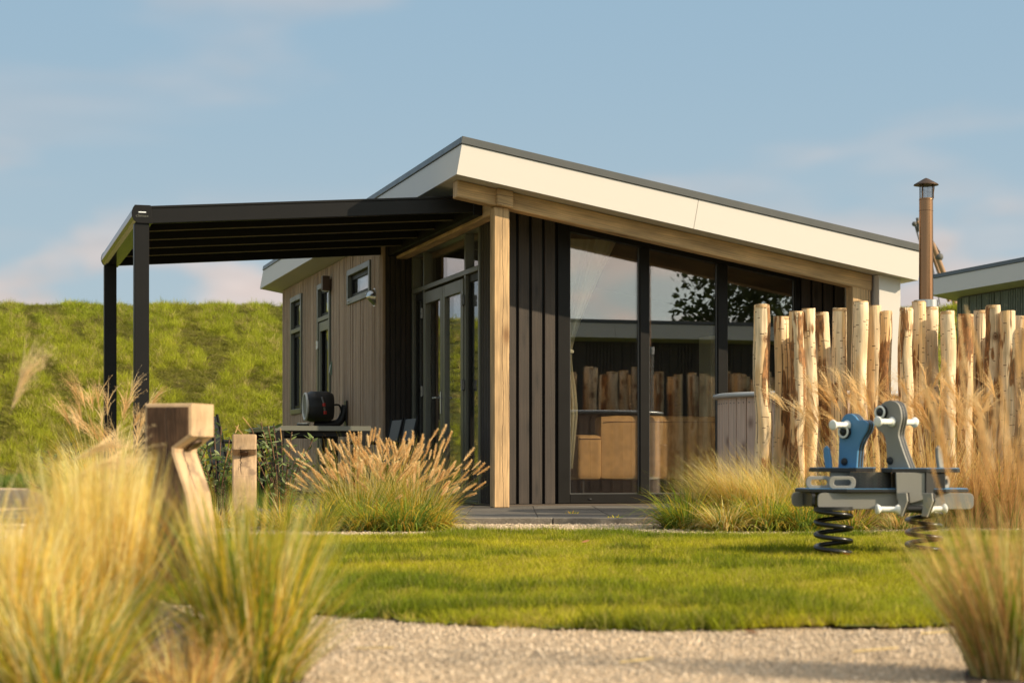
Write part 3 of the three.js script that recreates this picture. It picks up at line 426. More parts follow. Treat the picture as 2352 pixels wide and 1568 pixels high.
function tree(label, pos, h, w, seed) {  // added trees, standing in for the thatched shape mirrored in the glass front
  const t = thing('stand_in_tree', label, 'tree', 'stand-in trees for the mirrored thatched shape', pos), r = rng(seed), p = [], c = [];
  part('trunk', cyl(0.16, 0.08, -0.1, h * 0.6, 10), M.bollardBark, t);
  for (let k = 0; k < 70; k++) { const a = r() * 6.283, q = Math.sqrt(r()), y = h * (0.28 + 0.68 * r()), R = w * q * Math.sqrt(Math.max(0.05, 1 - ((y / h - 0.55) / 0.5) ** 2)), cx = Math.cos(a) * R, cz = Math.sin(a) * R; for (let i = 0; i < 60; i++) { const d = V(r() - 0.5, r() - 0.5, r() - 0.5).normalize().multiplyScalar(0.5 * Math.cbrt(r())), e = V(r() - 0.5, r() - 0.5, r() - 0.5).normalize().multiplyScalar(0.11), f = V(r() - 0.5, r() - 0.5, r() - 0.5).normalize().multiplyScalar(0.06), o = V(cx, y, cz).add(d); for (const v of [o.clone().sub(e), o.clone().add(f), o.clone().add(e), o.clone().sub(e), o.clone().add(e), o.clone().sub(f)]) p.push(v.x, v.y, v.z); const k2 = 0.7 + 0.6 * r(); for (let n = 0; n < 6; n++) c.push(0.06 * k2, 0.08 * k2, 0.025 * k2); } }
  const g = new THREE.BufferGeometry(); g.setAttribute('position', new THREE.Float32BufferAttribute(p, 3)); g.setAttribute('color', new THREE.Float32BufferAttribute(c, 3)); g.computeVertexNormals(); part('crown', g, M.vcol, t);
}
tree('dark bushy stand-in tree for the thatched shape mirrored in the middle pane', V(13.2, 0, 23.5), 5.4, 1.9, 3); tree('tall dark stand-in tree for the thatched shape mirrored in the right pane', V(16.2, 0, 24.2), 6.8, 2.4, 4); tree('wide dark stand-in tree at the far end of the opposite lodge', V(20, 0, 24), 6.6, 2.6, 5);

// ---------------------------------------------------------------- indoors
{
  const soft = (x0, x1, y0, y1, z0, z1, r) => { const g = new THREE.BoxGeometry(x1 - x0, y1 - y0, z1 - z0, 12, 12, 12), h = V((x1 - x0) / 2, (y1 - y0) / 2, (z1 - z0) / 2), p = g.attributes.position, q = V(), c = V(); for (let i = 0; i < p.count; i++) { q.fromBufferAttribute(p, i); c.set(clamp(q.x, -h.x + r, h.x - r), clamp(q.y, -h.y + r, h.y - r), clamp(q.z, -h.z + r, h.z - r)); const d = q.clone().sub(c), l = d.length(); if (l > 1e-6) q.copy(c).add(d.multiplyScalar(r / l)); p.setXYZ(i, q.x, q.y, q.z); } g.computeVertexNormals(); const u = g.attributes.uv; for (let i = 0; i < p.count; i++) u.setXY(i, p.getX(i) + p.getZ(i), p.getY(i)); return g.translate((x0 + x1) / 2, (y0 + y1) / 2, (z0 + z1) / 2); };
  const s = thing('sofa', 'tan upholstered sofa with its back to the glass front', 'sofa', undefined, V(0, 0.062, 0));
  part('backrest', soft(1.5, 3.75, 0.235, 0.915, -1.42, -1.2, 0.05), M.leather, s);
  part('arm', soft(1.24, 1.52, 0.235, 0.71, -2.05, -1.19, 0.045), M.leather, s);
  part('seat', soft(1.5, 3.75, 0.235, 0.46, -2.05, -1.42, 0.05), M.leather, s);
  part('piping', join([rod(V(1.26, 0.668, -1.187), V(1.5, 0.668, -1.187), 0.005, 6), rod(V(1.55, 0.85, -1.198), V(3.7, 0.85, -1.198), 0.004, 6)]), std({ color: RGB(0.2, 0.1, 0.05), roughness: 0.7 }), s);
  for (const [x, z] of [[1.32, -1.25], [3.6, -1.25], [1.32, -1.98], [3.6, -1.98]]) part('leg', cyl(0.014, 0.02, 0, 0.25, 10).translate(x, 0, z), M.rubber, s);
  const fold = (name, label, x0, f, y0, y1, mat) => {        // hanging cloth: f(t) gives left, right at height t
    const N = 60, K = 30, pos = [], idx = []; for (let j = 0; j <= K; j++) { const t = j / K, [a, b] = f(t), y = mix(y0, y1, t); for (let i = 0; i <= N; i++) { const q = i / N; pos.push(mix(a, b, q), y, -0.86 + 0.03 * Math.sin(q * 44 + 0.8 * Math.sin(t * 3)) * (0.5 + 0.5 * Math.sin(q * 13 + 1))); } }
    for (let j = 0; j < K; j++) for (let i = 0; i < N; i++) { const a = j * (N + 1) + i; idx.push(a, a + 1, a + N + 2, a, a + N + 2, a + N + 1); }
    const g = new THREE.BufferGeometry(); g.setAttribute('position', new THREE.Float32BufferAttribute(pos, 3)); g.setIndex(idx); g.computeVertexNormals();
    const o = thing(name, label, 'curtain', undefined, V(x0, 0, 0)); part('cloth', g, mat, o); return o;
  };
  const c = fold('curtain', 'sage curtain gathered and tied back at the left of the glass front', 0.99, (t) => { const y = mix(0.42, 2.78, t); return y < 1.62 ? [0.0, 0.055 + 0.07 * (1 - Math.abs(y - 1.0) / 0.75) * step(y, 1.62, 1.2) + 0.02] : [-0.02, 0.075 + 0.5 * ((y - 1.62) / 1.16) ** 1.25]; }, 0.42, 2.78, M.curtain);
  part('tie_band', new THREE.TorusGeometry(0.05, 0.012, 8, 18).rotateX(Math.PI / 2).scale(0.9, 1.6, 0.9).translate(0.045, 1.62, -0.86), M.curtain, c);
  const k = thing('tall_cabinet', 'narrow cream painted cabinet standing in the room behind the sofa', 'cabinet', undefined, V(3.24, 0.062, -2.4));
  part('carcass', boxG(0, 0.19, 0, 1.86, -0.35, 0, 0.004), M.cream, k);
  part('door', join([boxG(0.02, 0.17, 0.1, 1.7, 0.001, 0.016, 0.004), boxG(0.05, 0.14, 0.16, 1.64, 0.017, 0.022, 0.003)]), M.cream, k);
}
// ---------------------------------------------------------------- patio furniture, hose reel
{
  const t = thing('garden_table', 'dark slab garden table under the patio canopy', 'table', undefined, V(-1.46, 0.045, -2.05));
  part('tabletop', boxG(-0.49, 0.49, 0.755, 0.805, -0.9, 0.9, 0.004, 'z'), M.frameOlive, t);
  part('apron', join([boxG(-0.43, 0.43, 0.7, 0.754, 0.78, 0.8, 0.002, 'x'), boxG(-0.43, 0.43, 0.7, 0.754, -0.8, -0.78, 0.002, 'x')]), M.alu, t);
  for (const [x, z] of [[-0.44, 0.85], [0.44, 0.85], [-0.44, -0.85], [0.44, -0.85]]) part('leg', boxG(x - 0.045, x + 0.045, 0, 0.7545, z - 0.045, z + 0.045, 0.004), M.alu, t);
  const a = thing('ashtray', 'low glass ashtray on the garden table', 'ashtray', undefined, V(-1.62, 0.85, -1.4));
  part('dish', new THREE.LatheGeometry([[0, 0.004], [0.05, 0.004], [0.06, 0.035], [0.068, 0.035], [0.062, 0], [0, 0]].map((p) => new THREE.Vector2(...p)), 20), M.steel, a);
  const chair = (label, x, z, turn) => {
    const c = thing('garden_chair', label, 'chair', 'sling chairs round the garden table', V(x, 0.045, z)); c.rotation.y = turn;   // faces +x
    const tube = (...p) => new THREE.TubeGeometry(new THREE.CatmullRomCurve3(p.map((q) => V(...q)), false, 'centripetal'), 14, 0.014, 7);
    for (const s of [-0.27, 0.27]) { part('side_frame', join([tube([0.24, 0, s], [0.25, 0.3, s], [0.25, 0.6, s], [0.2, 0.64, s], [-0.2, 0.645, s]), tube([-0.28, 0, s], [-0.22, 0.3, s], [-0.2, 0.42, s], [-0.3, 0.92, s])]), M.alu, c); part('armrest', boxG(-0.24, 0.26, 0.645, 0.668, s - 0.024, s + 0.024, 0.005, 'x'), M.rubber, c); }
    part('seat', warp(boxG(-0.2, 0.25, 0.41, 0.425, -0.255, 0.255, 0.002, 'x'), (px, y, pz) => [px, y + 0.04 * (px + 0.2), pz]), M.sling, c);
    part('backrest', warp(boxG(-0.012, 0.006, 0.43, 0.9, -0.255, 0.255, 0.003, 'y'), (px, y, pz) => [px - 0.205 - (y - 0.43) * 0.2, y, pz]), M.sling, c);
    part('seat_rail', join([rod(V(0.25, 0.42, -0.27), V(0.25, 0.42, 0.27), 0.013, 8), rod(V(-0.205, 0.42, -0.27), V(-0.205, 0.42, 0.27), 0.013, 8)]), M.alu, c);
    return c;
  };
  chair('dark sling garden chair nearest the garden doors, right of the table', -0.66, -1.95, Math.PI);
  chair('dark sling garden chair right of the table, nearer the back door', -0.66, -2.62, Math.PI);
  chair('dark sling garden chair left of the table, nearer the camera', -2.2, -1.6, 0);
  chair('dark sling garden chair left of the table, farther back', -2.2, -2.3, 0);
  const h = thing('hose_reel', 'black wall-mounted hose reel with a grey ringed side and red nozzle', 'hose reel', undefined, V(-0.15, 1.2, -6.55)); h.rotation.y = 0.0;
  const drum = new THREE.CylinderGeometry(0.2, 0.2, 0.34, 36, 6).rotateZ(Math.PI / 2);
  warp(drum, (x, y, z) => { const k = Math.abs(x) > 0.14 ? 0.85 : 1, e = 1 + 0.12 * Math.abs(Math.sin(2 * Math.atan2(y, z))) ** 3; return [x - 0.36, y * k * e, z * k * e]; });
  part('casing', drum, M.reelBlack, h);
  const d2 = part('side_disc', new THREE.CylinderGeometry(0.165, 0.16, 0.014, 36).rotateZ(Math.PI / 2).translate(-0.532, 0, 0), M.reelGrey, h); part('ring', new THREE.TorusGeometry(0.168, 0.018, 8, 40).rotateY(Math.PI / 2).translate(-0.538, 0, 0), M.ringWhite, d2);
  part('nozzle', join([rod(V(-0.36, 0.12, 0.2), V(-0.34, 0.04, 0.225), 0.013), rod(V(-0.335, -0.01, 0.228), V(-0.325, -0.06, 0.226), 0.016)]), M.darkSteel, h);
  part('nozzle_grip', join([rod(V(-0.34, 0.04, 0.225), V(-0.335, -0.0, 0.228), 0.02), rod(V(-0.325, -0.06, 0.226), V(-0.32, -0.1, 0.222), 0.02)]), M.redPlastic, h);
  part('bracket', new THREE.TubeGeometry(new THREE.CatmullRomCurve3([V(-0.42, -0.24, 0), V(-0.25, -0.235, 0), V(-0.1, -0.2, 0), V(-0.04, -0.1, 0), V(-0.015, 0.02, 0)]), 20, 0.05, 12).scale(1, 1, 0.8), M.reelBlack, h);
  part('wall_plate', boxG(-0.02, 0, -0.3, 0.08, -0.08, 0.08, 0.004), M.reelBlack, h);
  part('feed_hose', new THREE.TubeGeometry(new THREE.CatmullRomCurve3([V(-0.2, 0.02, 0.02), V(-0.1, 0.02, 0.02), V(-0.07, -0.08, 0.02), V(-0.09, -0.19, 0.02)]), 18, 0.012, 8), M.rubber, h);
}
// ---------------------------------------------------------------- hot tub and stove flue
{
  const c = V(2.25, 0.045, 2.43), R = 0.84, t = thing('hot_tub', 'round wooden hot tub with pale plastic rim behind the log palisade', 'hot tub', undefined, c);
  const N = 42; for (let k = 0; k < N; k++) { const m = part('stave', boxG(-0.059, 0.059, 0.02, 1.005, -0.02, 0.02, 0.004, 'y', k), M.stave, t), a = k / N * Math.PI * 2; m.position.set(Math.cos(a) * R, 0, Math.sin(a) * R); m.rotation.y = Math.PI / 2 - a; for (const s of [-0.03, 0.03]) part('screw', new THREE.SphereGeometry(0.006, 6, 4).translate(s, 0.95, 0.02), M.darkSteel, m); }
  part('liner', new THREE.LatheGeometry([[0.0, 0.2], [0.78, 0.2], [0.8, 0.99]].map((p) => new THREE.Vector2(...p)), 48), M.ringWhite, t);
  part('rim', new THREE.LatheGeometry([[0.78, 1.0], [0.8, 1.03], [0.86, 1.04], [0.9, 1.03], [0.905, 1.01], [0.89, 0.995], [0.78, 0.99]].map((p) => new THREE.Vector2(...p)), 64), phys({ color: RGB(0.42, 0.42, 0.41), roughness: 0.22 }), t);
  for (const y of [0.25]) part('steel_band', new THREE.CylinderGeometry(R + 0.024, R + 0.024, 0.03, 64, 1, true).translate(0, y, 0), M.steel, t);
  const q = at(2128, 16.3), f = thing('stove_flue', 'tall bronze stove flue with a conical rain cap rising over the palisade', 'chimney', undefined, V(q.x, 0.045, q.z));
  const pipe = part('pipe', cyl(0.062, 0.06, 1.78, 2.74, 32), M.copper, f); part('seam', new THREE.TorusGeometry(0.0612, 0.0016, 6, 40).rotateX(Math.PI / 2).translate(0, 2.63, 0), M.cowl, pipe); part('seam', new THREE.TorusGeometry(0.0612, 0.0022, 6, 40).rotateX(Math.PI / 2).translate(0, 2.725, 0), M.copper, pipe);
  const cap = part('rain_cap', new THREE.LatheGeometry([[0.0, 2.918], [0.02, 2.91], [0.104, 2.862], [0.108, 2.853], [0.1, 2.852], [0.0, 2.868]].map((p) => new THREE.Vector2(...p)), 40), M.cowl, f);
  for (let k = 0; k < 3; k++) { const a = k * 2.1 + 0.5; part('cap_strut', rod(V(Math.cos(a) * 0.061, 2.735, Math.sin(a) * 0.061), V(Math.cos(a) * 0.061, 2.86, Math.sin(a) * 0.061), 0.006, 6), M.cowl, cap); }
  part('cap_strut', rod(V(0.066, 2.735, 0), V(0.085, 2.862, 0), 0.0025, 5), M.cowl, cap);
  const wires = []; for (let k = 0; k < 30; k++) { const a = k / 30 * 6.283; wires.push(rod(V(Math.cos(a) * 0.056, 2.735, Math.sin(a) * 0.056), V(Math.cos(a) * 0.056, 2.865, Math.sin(a) * 0.056), 0.0012, 3)); } for (let k = 0; k < 12; k++) wires.push(new THREE.TorusGeometry(0.056, 0.0012, 3, 30).rotateX(Math.PI / 2).translate(0, 2.74 + k * 0.0105, 0));
  part('spark_guard', join(wires), M.mesh, f);
  part('collar', join([cyl(0.104, 0.104, 1.76, 1.852, 40, true), new THREE.RingGeometry(0.06, 0.104, 40).rotateX(-Math.PI / 2).translate(0, 1.845, 0)]), M.steel, f);
  const strips = []; for (let k = 0; k < 14; k++) for (const s of [-1, 1]) { const pts = []; for (let i = 0; i <= 34; i++) { const a = k / 14 * 6.283 + s * i * 0.105; pts.push(V(Math.cos(a) * 0.09, 0.7 + i * 0.0312, Math.sin(a) * 0.09)); } strips.push(new THREE.TubeGeometry(new THREE.CatmullRomCurve3(pts), 40, 0.0055, 4)); }
  part('heat_guard', join(strips), std({ color: RGB(0.5, 0.48, 0.45), roughness: 0.45, metalness: 0.6 }), f);
  part('inner_pipe', cyl(0.06, 0.06, 0.65, 1.79, 24), M.copper, f);
  part('stove', boxG(-0.2, 0.2, 0, 0.66, -0.2, 0.2, 0.02), M.rubber, f);
}
// ---------------------------------------------------------------- palisade of peeled logs
{
  const nth = ['first', 'second', 'third', 'fourth', 'fifth', 'sixth', 'seventh', 'eighth', 'ninth', 'tenth', 'eleventh', 'twelfth', 'thirteenth', 'fourteenth', 'fifteenth', 'sixteenth', 'seventeenth', 'eighteenth'];
  const look = ['with dark stain', 'with a round golden knot', 'with flaking bark', 'smooth and pale', 'with torn brown bark', 'ticked with dark dashes', 'tall and split', 'with a ringed orange knot', 'short, with a narrow bark strip', 'plain, beside the white wing wall', 'tall, standing before the flue', 'bent, with flaky bark', 'with brown bark near its foot', 'with curling bark on its right', 'golden brown and smooth', 'tall, with split bark', 'dark-barked at its head', 'pale and short'];
  const list = [[1754, 701, 36, 1], [1794, 728, 35, 2], [1829, 716, 34, -1], [1859, 710, 31, 3], [1893, 719, 33, 6], [1931, 709, 33, -3], [1973, 693, 36, 2], [2008, 703, 31, 0], [2038, 716, 29, -1], [2079, 708, 31, 1], [2110, 693, 31, 0], [2143, 706, 32, 7], [2178, 716, 33, 3], [2219, 723, 36, 1], [2250, 714, 32, 0], [2281, 702, 32, 2], [2315, 716, 34, -1], [2347, 727, 32, 0]];
  const r = rng(31); for (let k = 0; k < 26; k++) list.push([2380 + k * 33, 700 + r() * 30, 33, (r() - 0.5) * 8]);
  list.forEach(([u, v, w, lean], k) => {
    const d = 14.75 + 0.16 * Math.sin(k * 1.9) + (k > 17 ? 0.0 : 0.012 * (k - 9)), h = 0.5 + (1058 - v) / FPX * d, R0 = w * d / FPX / 2 * 1.04, p = at(u, d);
    const o = thing('log_post', k < 18 ? `${nth[k]} log post from the left in the palisade, ${look[k]}` : 'peeled log post of the palisade beyond the right edge of the picture', 'log post', 'palisade of peeled log posts', V(p.x, 0, p.z));
    const NR = 22, NY = 34, pos = [], uv = [], idx = [], s = k * 17.3, tilt = lean / FPX * d / h;
    const ctr = (y) => { const t = y / h; return [-(t - 0.75) * tilt * h * 1 + 0.036 * (fbm(t * 2.2 + s, 1.5, 2) - 0.5) * 2 * (1 - 0.3 * t), 0.02 * (fbm(t * 2.2 + s, 9.5, 2) - 0.5)]; };
    for (let j = 0; j <= NY; j++) { const y = -0.1 + (h + 0.1) * j / NY, t = y / h, [cx, cz] = ctr(y); for (let i = 0; i <= NR; i++) { const a = i / NR * Math.PI * 2, n = vnoise(Math.cos(a) * 1.2 + s, t * 7 + Math.sin(a) * 1.2, 0, 0, 4), n2 = fbm(Math.cos(a) * 3 + s, t * 14 + Math.sin(a) * 3, 2, 0, 0, 6), R1 = R0 * (1.05 - 0.08 * t + 0.22 * (n - 0.5) + 0.12 * (n2 - 0.5)) * (j === NY ? 0.97 : 1); pos.push(cx + Math.cos(a) * R1, y + (j === NY ? 0.008 * Math.sin(a + s) : 0), cz + Math.sin(a) * R1); const vv = clamp(0.06 + t * 0.92, 0.01, 0.99); uv.push(i / NR + hash(k, 1), k % 3 === 1 ? 1 - vv : vv); } }
    for (let j = 0; j < NY; j++) for (let i = 0; i < NR; i++) { const a = j * (NR + 1) + i; idx.push(a, a + NR + 1, a + NR + 2, a, a + NR + 2, a + 1); }
    const g = new THREE.BufferGeometry(); g.setAttribute('position', new THREE.Float32BufferAttribute(pos, 3)); g.setAttribute('uv', new THREE.Float32BufferAttribute(uv, 2)); g.setIndex(idx); g.computeVertexNormals();
    part('shaft', g, M.log[(k * 3 + (k >> 2)) % 4], o);
    const [cx, cz] = ctr(h); part('sawn_end', cyl(R0 * 0.95, R0 * 0.9, h - 0.02, h + 0.004, 20).translate(cx, 0, cz), M.oak, o);
    o.rotation.y = -YAW + (k % 5 - 2) * 0;
  });
}
// ---------------------------------------------------------------- bollard lamps cut from squared logs
function bollard(label, pos, turn) {
  const o = thing('bollard_light', label, 'bollard light', 'log bollard lights along the path', pos); o.rotation.y = turn;     // the notch faces +z
  const prof = [[-0.1, 0], [0.125, 0], [0.115, 0.2], [0.085, 0.38], [0.03, 0.53], [0.03, 0.545], [0.1, 0.592], [0.1, 0.715], [-0.1, 0.715]];
  const sh = new THREE.Shape(prof.map(([a, b]) => new THREE.Vector2(a, b)));
  const g = new THREE.ExtrudeGeometry(sh, { depth: 0.168, bevelEnabled: true, bevelThickness: 0.014, bevelSize: 0.014, bevelOffset: -0.014, bevelSegments: 2, steps: 1 }).translate(0, 0, -0.084).rotateY(-Math.PI / 2);
  part('log', g, [M.bollardBark, M.bollardFace], o);
  part('lamp_disc', new THREE.CylinderGeometry(0.032, 0.032, 0.008, 20).rotateX(-0.59).translate(0, 0.558, 0.062), M.cowl, o);
  return o;
}
{ const p = at(561, 15.2); bollard('weathered square log bollard with a notched face, beside the shrub', V(p.x, 0, p.z), -YAW + 0.12); const q = at(412, 7.1); bollard('large blurred log bollard in the left foreground', V(q.x, 0, q.z), -YAW + 1.28); }
// ---------------------------------------------------------------- crane far behind
{
  const o = thing('crane', 'brown lattice-free crane boom leaning behind the neighbouring roof', 'crane', undefined, V(55.6, 0, -89.9));
  const c = (u, v, z = 0) => { const r = (u - 2178) / FPX * 120; return V(RGT.x * r, 12.3 + (635 - v) / FPX * 120, RGT.z * r + z); };
  part('boom', join([rod(c(2196, 700), c(2143, 560), 0.17, 10), rod(c(2143, 560), c(2108, 508), 0.12, 10)]), M.craneBoom, o);
  part('boom', rod(c(2196, 690, -0.8), c(2156, 578, -0.8), 0.12, 8), M.craneBoom, o);
  part('sheave', join([new THREE.SphereGeometry(0.27, 10, 8).translate(...c(2158, 590)), new THREE.SphereGeometry(0.16, 10, 8).translate(...c(2101, 514))]), M.craneDark, o);
  part('jib', rod(c(2108, 500), c(2112, 532), 0.1, 8), M.craneDark, o);
  part('cable', join([rod(c(2101, 514), c(2132, 620), 0.035, 5), rod(c(2104, 514), c(2146, 700), 0.035, 5), rod(c(2112, 505), c(2160, 580), 0.06, 5), rod(c(2142, 605), c(2160, 700), 0.035, 5)]), M.craneDark, o);
  part('cabin', boxG(-1, 4, 0, 5, -2, 2, 0.1), M.craneDark, o);
  part('mast', rod(c(2196, 700), V(1, 3, 0), 0.3, 8), M.craneBoom, o);
}
// ---------------------------------------------------------------- spring rider on the lawn
{
  const p = at(2020, 9.6), o = thing('spring_rider', 'blue and grey two-headed spring rider with white handles standing on the lawn', 'spring rider', undefined, V(p.x, 0, p.z)); o.rotation.y = -YAW;
  const flat = (pts, y, t, m, name, parent = o, core = true) => {    // horizontal board: outline in x, z
    const g = plate(pts.map(([x, z]) => [x, -z]), t, 0.002).rotateX(-Math.PI / 2).translate(0, y, 0), b = part(name, g, M.hplCore, parent);
    part('top_sheet', plate(pts.map(([x, z]) => [x * 0.985, -z * 0.985]), 0.003, 0).rotateX(-Math.PI / 2).translate(pts[0][0] * 0 + 0, y + t / 2 + 0.0017, 0), m, b); return b;
  };
  const rr = (x0, x1, y0, y1, r) => { const s = new THREE.Shape(); s.moveTo(x0 + r, y0); s.lineTo(x1 - r, y0); s.quadraticCurveTo(x1, y0, x1, y0 + r); s.lineTo(x1, y1 - r); s.quadraticCurveTo(x1, y1, x1 - r, y1); s.lineTo(x0 + r, y1); s.quadraticCurveTo(x0, y1, x0, y1 - r); s.lineTo(x0, y0 + r); s.quadraticCurveTo(x0, y0, x0 + r, y0); return s; };
  const hole = (s, x, y, r) => { const h = new THREE.Path(); h.absarc(x, y, r, 0, 6.283, true); s.holes.push(h); return s; };
  for (const [x, z, y0] of [[-0.257, 0.13, -0.01], [0.268, -0.17, -0.01]]) {
    const pts = []; for (let i = 0; i <= 120; i++) { const t = i / 120, a = t * 6.283 * 4.3 + 2.2; pts.push(V(x + Math.cos(a) * 0.088, y0 + t * 0.27, z + Math.sin(a) * 0.088)); }
    part('coil_spring', new THREE.TubeGeometry(new THREE.CatmullRomCurve3(pts), 220, 0.0125, 10), M.springSteel, o);
    part('spring_plate', cyl(0.1, 0.1, 0.25, 0.268, 24).translate(x, 0, z), M.rubber, o);
    part('anchor_plate', cyl(0.11, 0.11, -0.02, 0.012, 24).translate(x, 0, z), M.rubber, o);
  }
  flat([[-0.43, -0.02], [-0.38, 0.14], [-0.2, 0.19], [0.3, 0.19], [0.445, 0.06], [0.445, -0.1], [0.36, -0.2], [-0.2, -0.22], [-0.38, -0.16]], 0.349, 0.016, M.hplBlue, 'deck_board');
  part('side_panel', plate(rr(-0.342, 0.445, 0.256, 0.338, 0.03), 0.02).translate(0, 0, 0.155), M.hplGrey, o);
  part('side_panel', plate(rr(-0.425, 0.36, 0.262, 0.338, 0.03), 0.02).translate(0, 0, -0.16), M.hplGrey, o);
  part('end_panel', plate(rr(-0.15, 0.15, 0.268, 0.338, 0.02), 0.018).rotateY(Math.PI / 2).translate(-0.36, 0, 0), M.hplCore, o);
  flat([[-0.335, -0.16], [-0.3, -0.05], [-0.13, -0.03], [-0.02, -0.05], [0.005, -0.12], [-0.03, -0.2], [-0.28, -0.21]], 0.453, 0.02, M.hplBlue, 'seat_board');
  flat([[-0.01, 0.1], [0.03, 0.19], [0.2, 0.21], [0.36, 0.17], [0.392, 0.1], [0.36, 0.02], [0.05, 0.02]], 0.451, 0.02, M.hplBlue, 'seat_board');
  part('tufted_roll', join([new THREE.CylinderGeometry(0.105, 0.105, 0.085, 40, 4, true).scale(1, 1, 0.9).translate(-0.05, 0.4, 0.03), new THREE.CircleGeometry(0.105, 40).rotateX(-Math.PI / 2).scale(1, 1, 0.9).translate(-0.05, 0.4425, 0.03)]), M.tuft, o);
  let sp = plate(rr(-0.24, -0.13, 0.357, 0.443, 0.008), 0.018).translate(0, 0, -0.07); part('support_panel', sp, M.hplGrey, o);
  { const s = new THREE.Shape(); s.moveTo(0.045, 0.441); s.lineTo(0.212, 0.441); s.lineTo(0.212, 0.335); s.quadraticCurveTo(0.208, 0.316, 0.18, 0.305); s.quadraticCurveTo(0.14, 0.29, 0.12, 0.288); s.quadraticCurveTo(0.09, 0.292, 0.07, 0.31); s.lineTo(0.05, 0.305); s.closePath(); for (const [x, y] of [[0.067, 0.422], [0.188, 0.422], [0.067, 0.352], [0.188, 0.352]]) hole(s, x, y, 0.0055); const f = part('shield_panel', plate(s, 0.016).translate(0, 0, 0.195), M.hplGrey, o); for (const [x, y] of [[0.067, 0.422], [0.188, 0.422], [0.067, 0.352], [0.188, 0.352]]) part('bolt', new THREE.CylinderGeometry(0.005, 0.005, 0.01, 10).rotateX(Math.PI / 2).translate(x, y, 0.192), M.rubber, f); }
  part('inner_box', boxG(0.06, 0.3, 0.357, 0.44, 0.0, 0.18, 0.005), M.hplCore, o);
  { const s = new THREE.Shape(); s.moveTo(0.24, 0.441); s.lineTo(0.34, 0.441); s.quadraticCurveTo(0.36, 0.35, 0.3, 0.31); s.quadraticCurveTo(0.26, 0.3, 0.24, 0.34); s.closePath(); part('support_panel', plate(s, 0.016).rotateY(0.5).translate(-0.02, 0, 0.32), M.hplCore, o); }
  for (const [x, m] of [[0.03, 1], [0.16, 1]]) { const s = [[x, 0.225], [x + 0.03, 0.222], [x + 0.06, 0.3], [x + 0.055, 0.34], [x + 0.005, 0.34], [x + 0.01, 0.29]]; const b = part('foot_bracket', plate(s, 0.016).rotateY(-0.6).translate(0.02, 0, 0.2 + x * 0.1), M.hplGrey, o); part('edge_core', plate(s, 0.014).rotateY(-0.6).translate(0.032, 0.001, 0.19 + x * 0.1), M.hplCore, b); }
  const grip = (a, b, parent = o, name = 'handle') => {     // ribbed plastic grip with a bulb at each end
    const d = b.clone().sub(a), l = d.length(), pr = [[0, 0], [0.022, 0.0], [0.026, 0.008], [0.02, 0.02], [0.014, 0.024]]; for (let y = 0.03; y < l - 0.03; y += 0.005) pr.push([0.0155, y], [0.0138, y + 0.0025]); pr.push([0.014, l - 0.024], [0.021, l - 0.018], [0.027, l - 0.006], [0.02, l], [0, l]);
    const g = new THREE.LatheGeometry(pr.map((q) => new THREE.Vector2(...q)), 18).applyQuaternion(new THREE.Quaternion().setFromUnitVectors(V(0, 1, 0), d.normalize())); return part(name, g.translate(a.x, a.y, a.z), M.whitePlastic, parent);
  };
  grip(V(0.055, 0.256, 0.24), V(-0.065, 0.258, 0.25), o, 'foot_peg'); grip(V(0.2, 0.257, 0.22), V(0.298, 0.259, 0.2), o, 'foot_peg'); part('peg_bar', rod(V(0.05, 0.257, 0.2), V(0.24, 0.257, 0.2), 0.018), M.rubber, o);
  const neck = (pts, x, z, m, hs, hy, name, eye, foot) => {
    const g = new THREE.Group(); const s = new THREE.Shape(); s.moveTo(...pts[0]); s.splineThru(pts.slice(1).map((q) => new THREE.Vector2(...q))); s.closePath();
    const base = part(name, plate(s, 0.013, 0.002).translate(0, 0, 0.03), m, o); base.position.set(x, 0, z); base.rotation.y = -0.84;
    for (const [dz, mm, t] of [[0.0155, M.hplCore, 0.016], [0.005, m, 0.005], [-0.006, M.hplCore, 0.016], [-0.0165, m, 0.005]]) part('layer', plate(s, t, 0.0015).translate(0, 0, dz), mm, base);
    grip(V(hs, hy, 0.037), V(hs, hy, 0.165), base); grip(V(hs, hy, -0.027), V(hs, hy, -0.155), base);
    const e = part('eye', new THREE.CylinderGeometry(0.036, 0.036, 0.02, 28).rotateX(Math.PI / 2).translate(...eye, 0.046), M.rubber, base); part('eye_ring', new THREE.TorusGeometry(0.028, 0.006, 8, 28).translate(...eye, 0.056), M.whitePlastic, e); part('eye_stud', new THREE.SphereGeometry(0.017, 12, 8).translate(...eye, 0.056), M.rubber, e);
    part('bolt_cap', new THREE.SphereGeometry(0.02, 12, 8).scale(1, 1, 0.7).translate(...foot, 0.04), M.rubber, base);
  };
  neck([[-0.068, 0.462], [-0.073, 0.531], [-0.0775, 0.586], [-0.095, 0.635], [-0.139, 0.671], [-0.145, 0.72], [-0.13, 0.765], [-0.092, 0.797], [-0.045, 0.806], [0, 0.785], [0.018, 0.72], [0.0, 0.641], [0.009, 0.598], [0.036, 0.531], [0.068, 0.462]], 0.1, 0.1, M.hplGrey, -0.035, 0.697, 'neck_panel', [-0.1, 0.747], [-0.05, 0.5]);
  neck([[-0.064, 0.464], [-0.059, 0.59], [-0.055, 0.662], [-0.045, 0.705], [-0.018, 0.738], [0.018, 0.744], [0.046, 0.729], [0.068, 0.709], [0.1, 0.709], [0.126, 0.692], [0.118, 0.655], [0.091, 0.618], [0.068, 0.576], [0.06, 0.528], [0.055, 0.464]], -0.116, -0.12, M.hplBlue, 0.0, 0.684, 'neck_panel', [-0.014, 0.65], [-0.02, 0.495]);
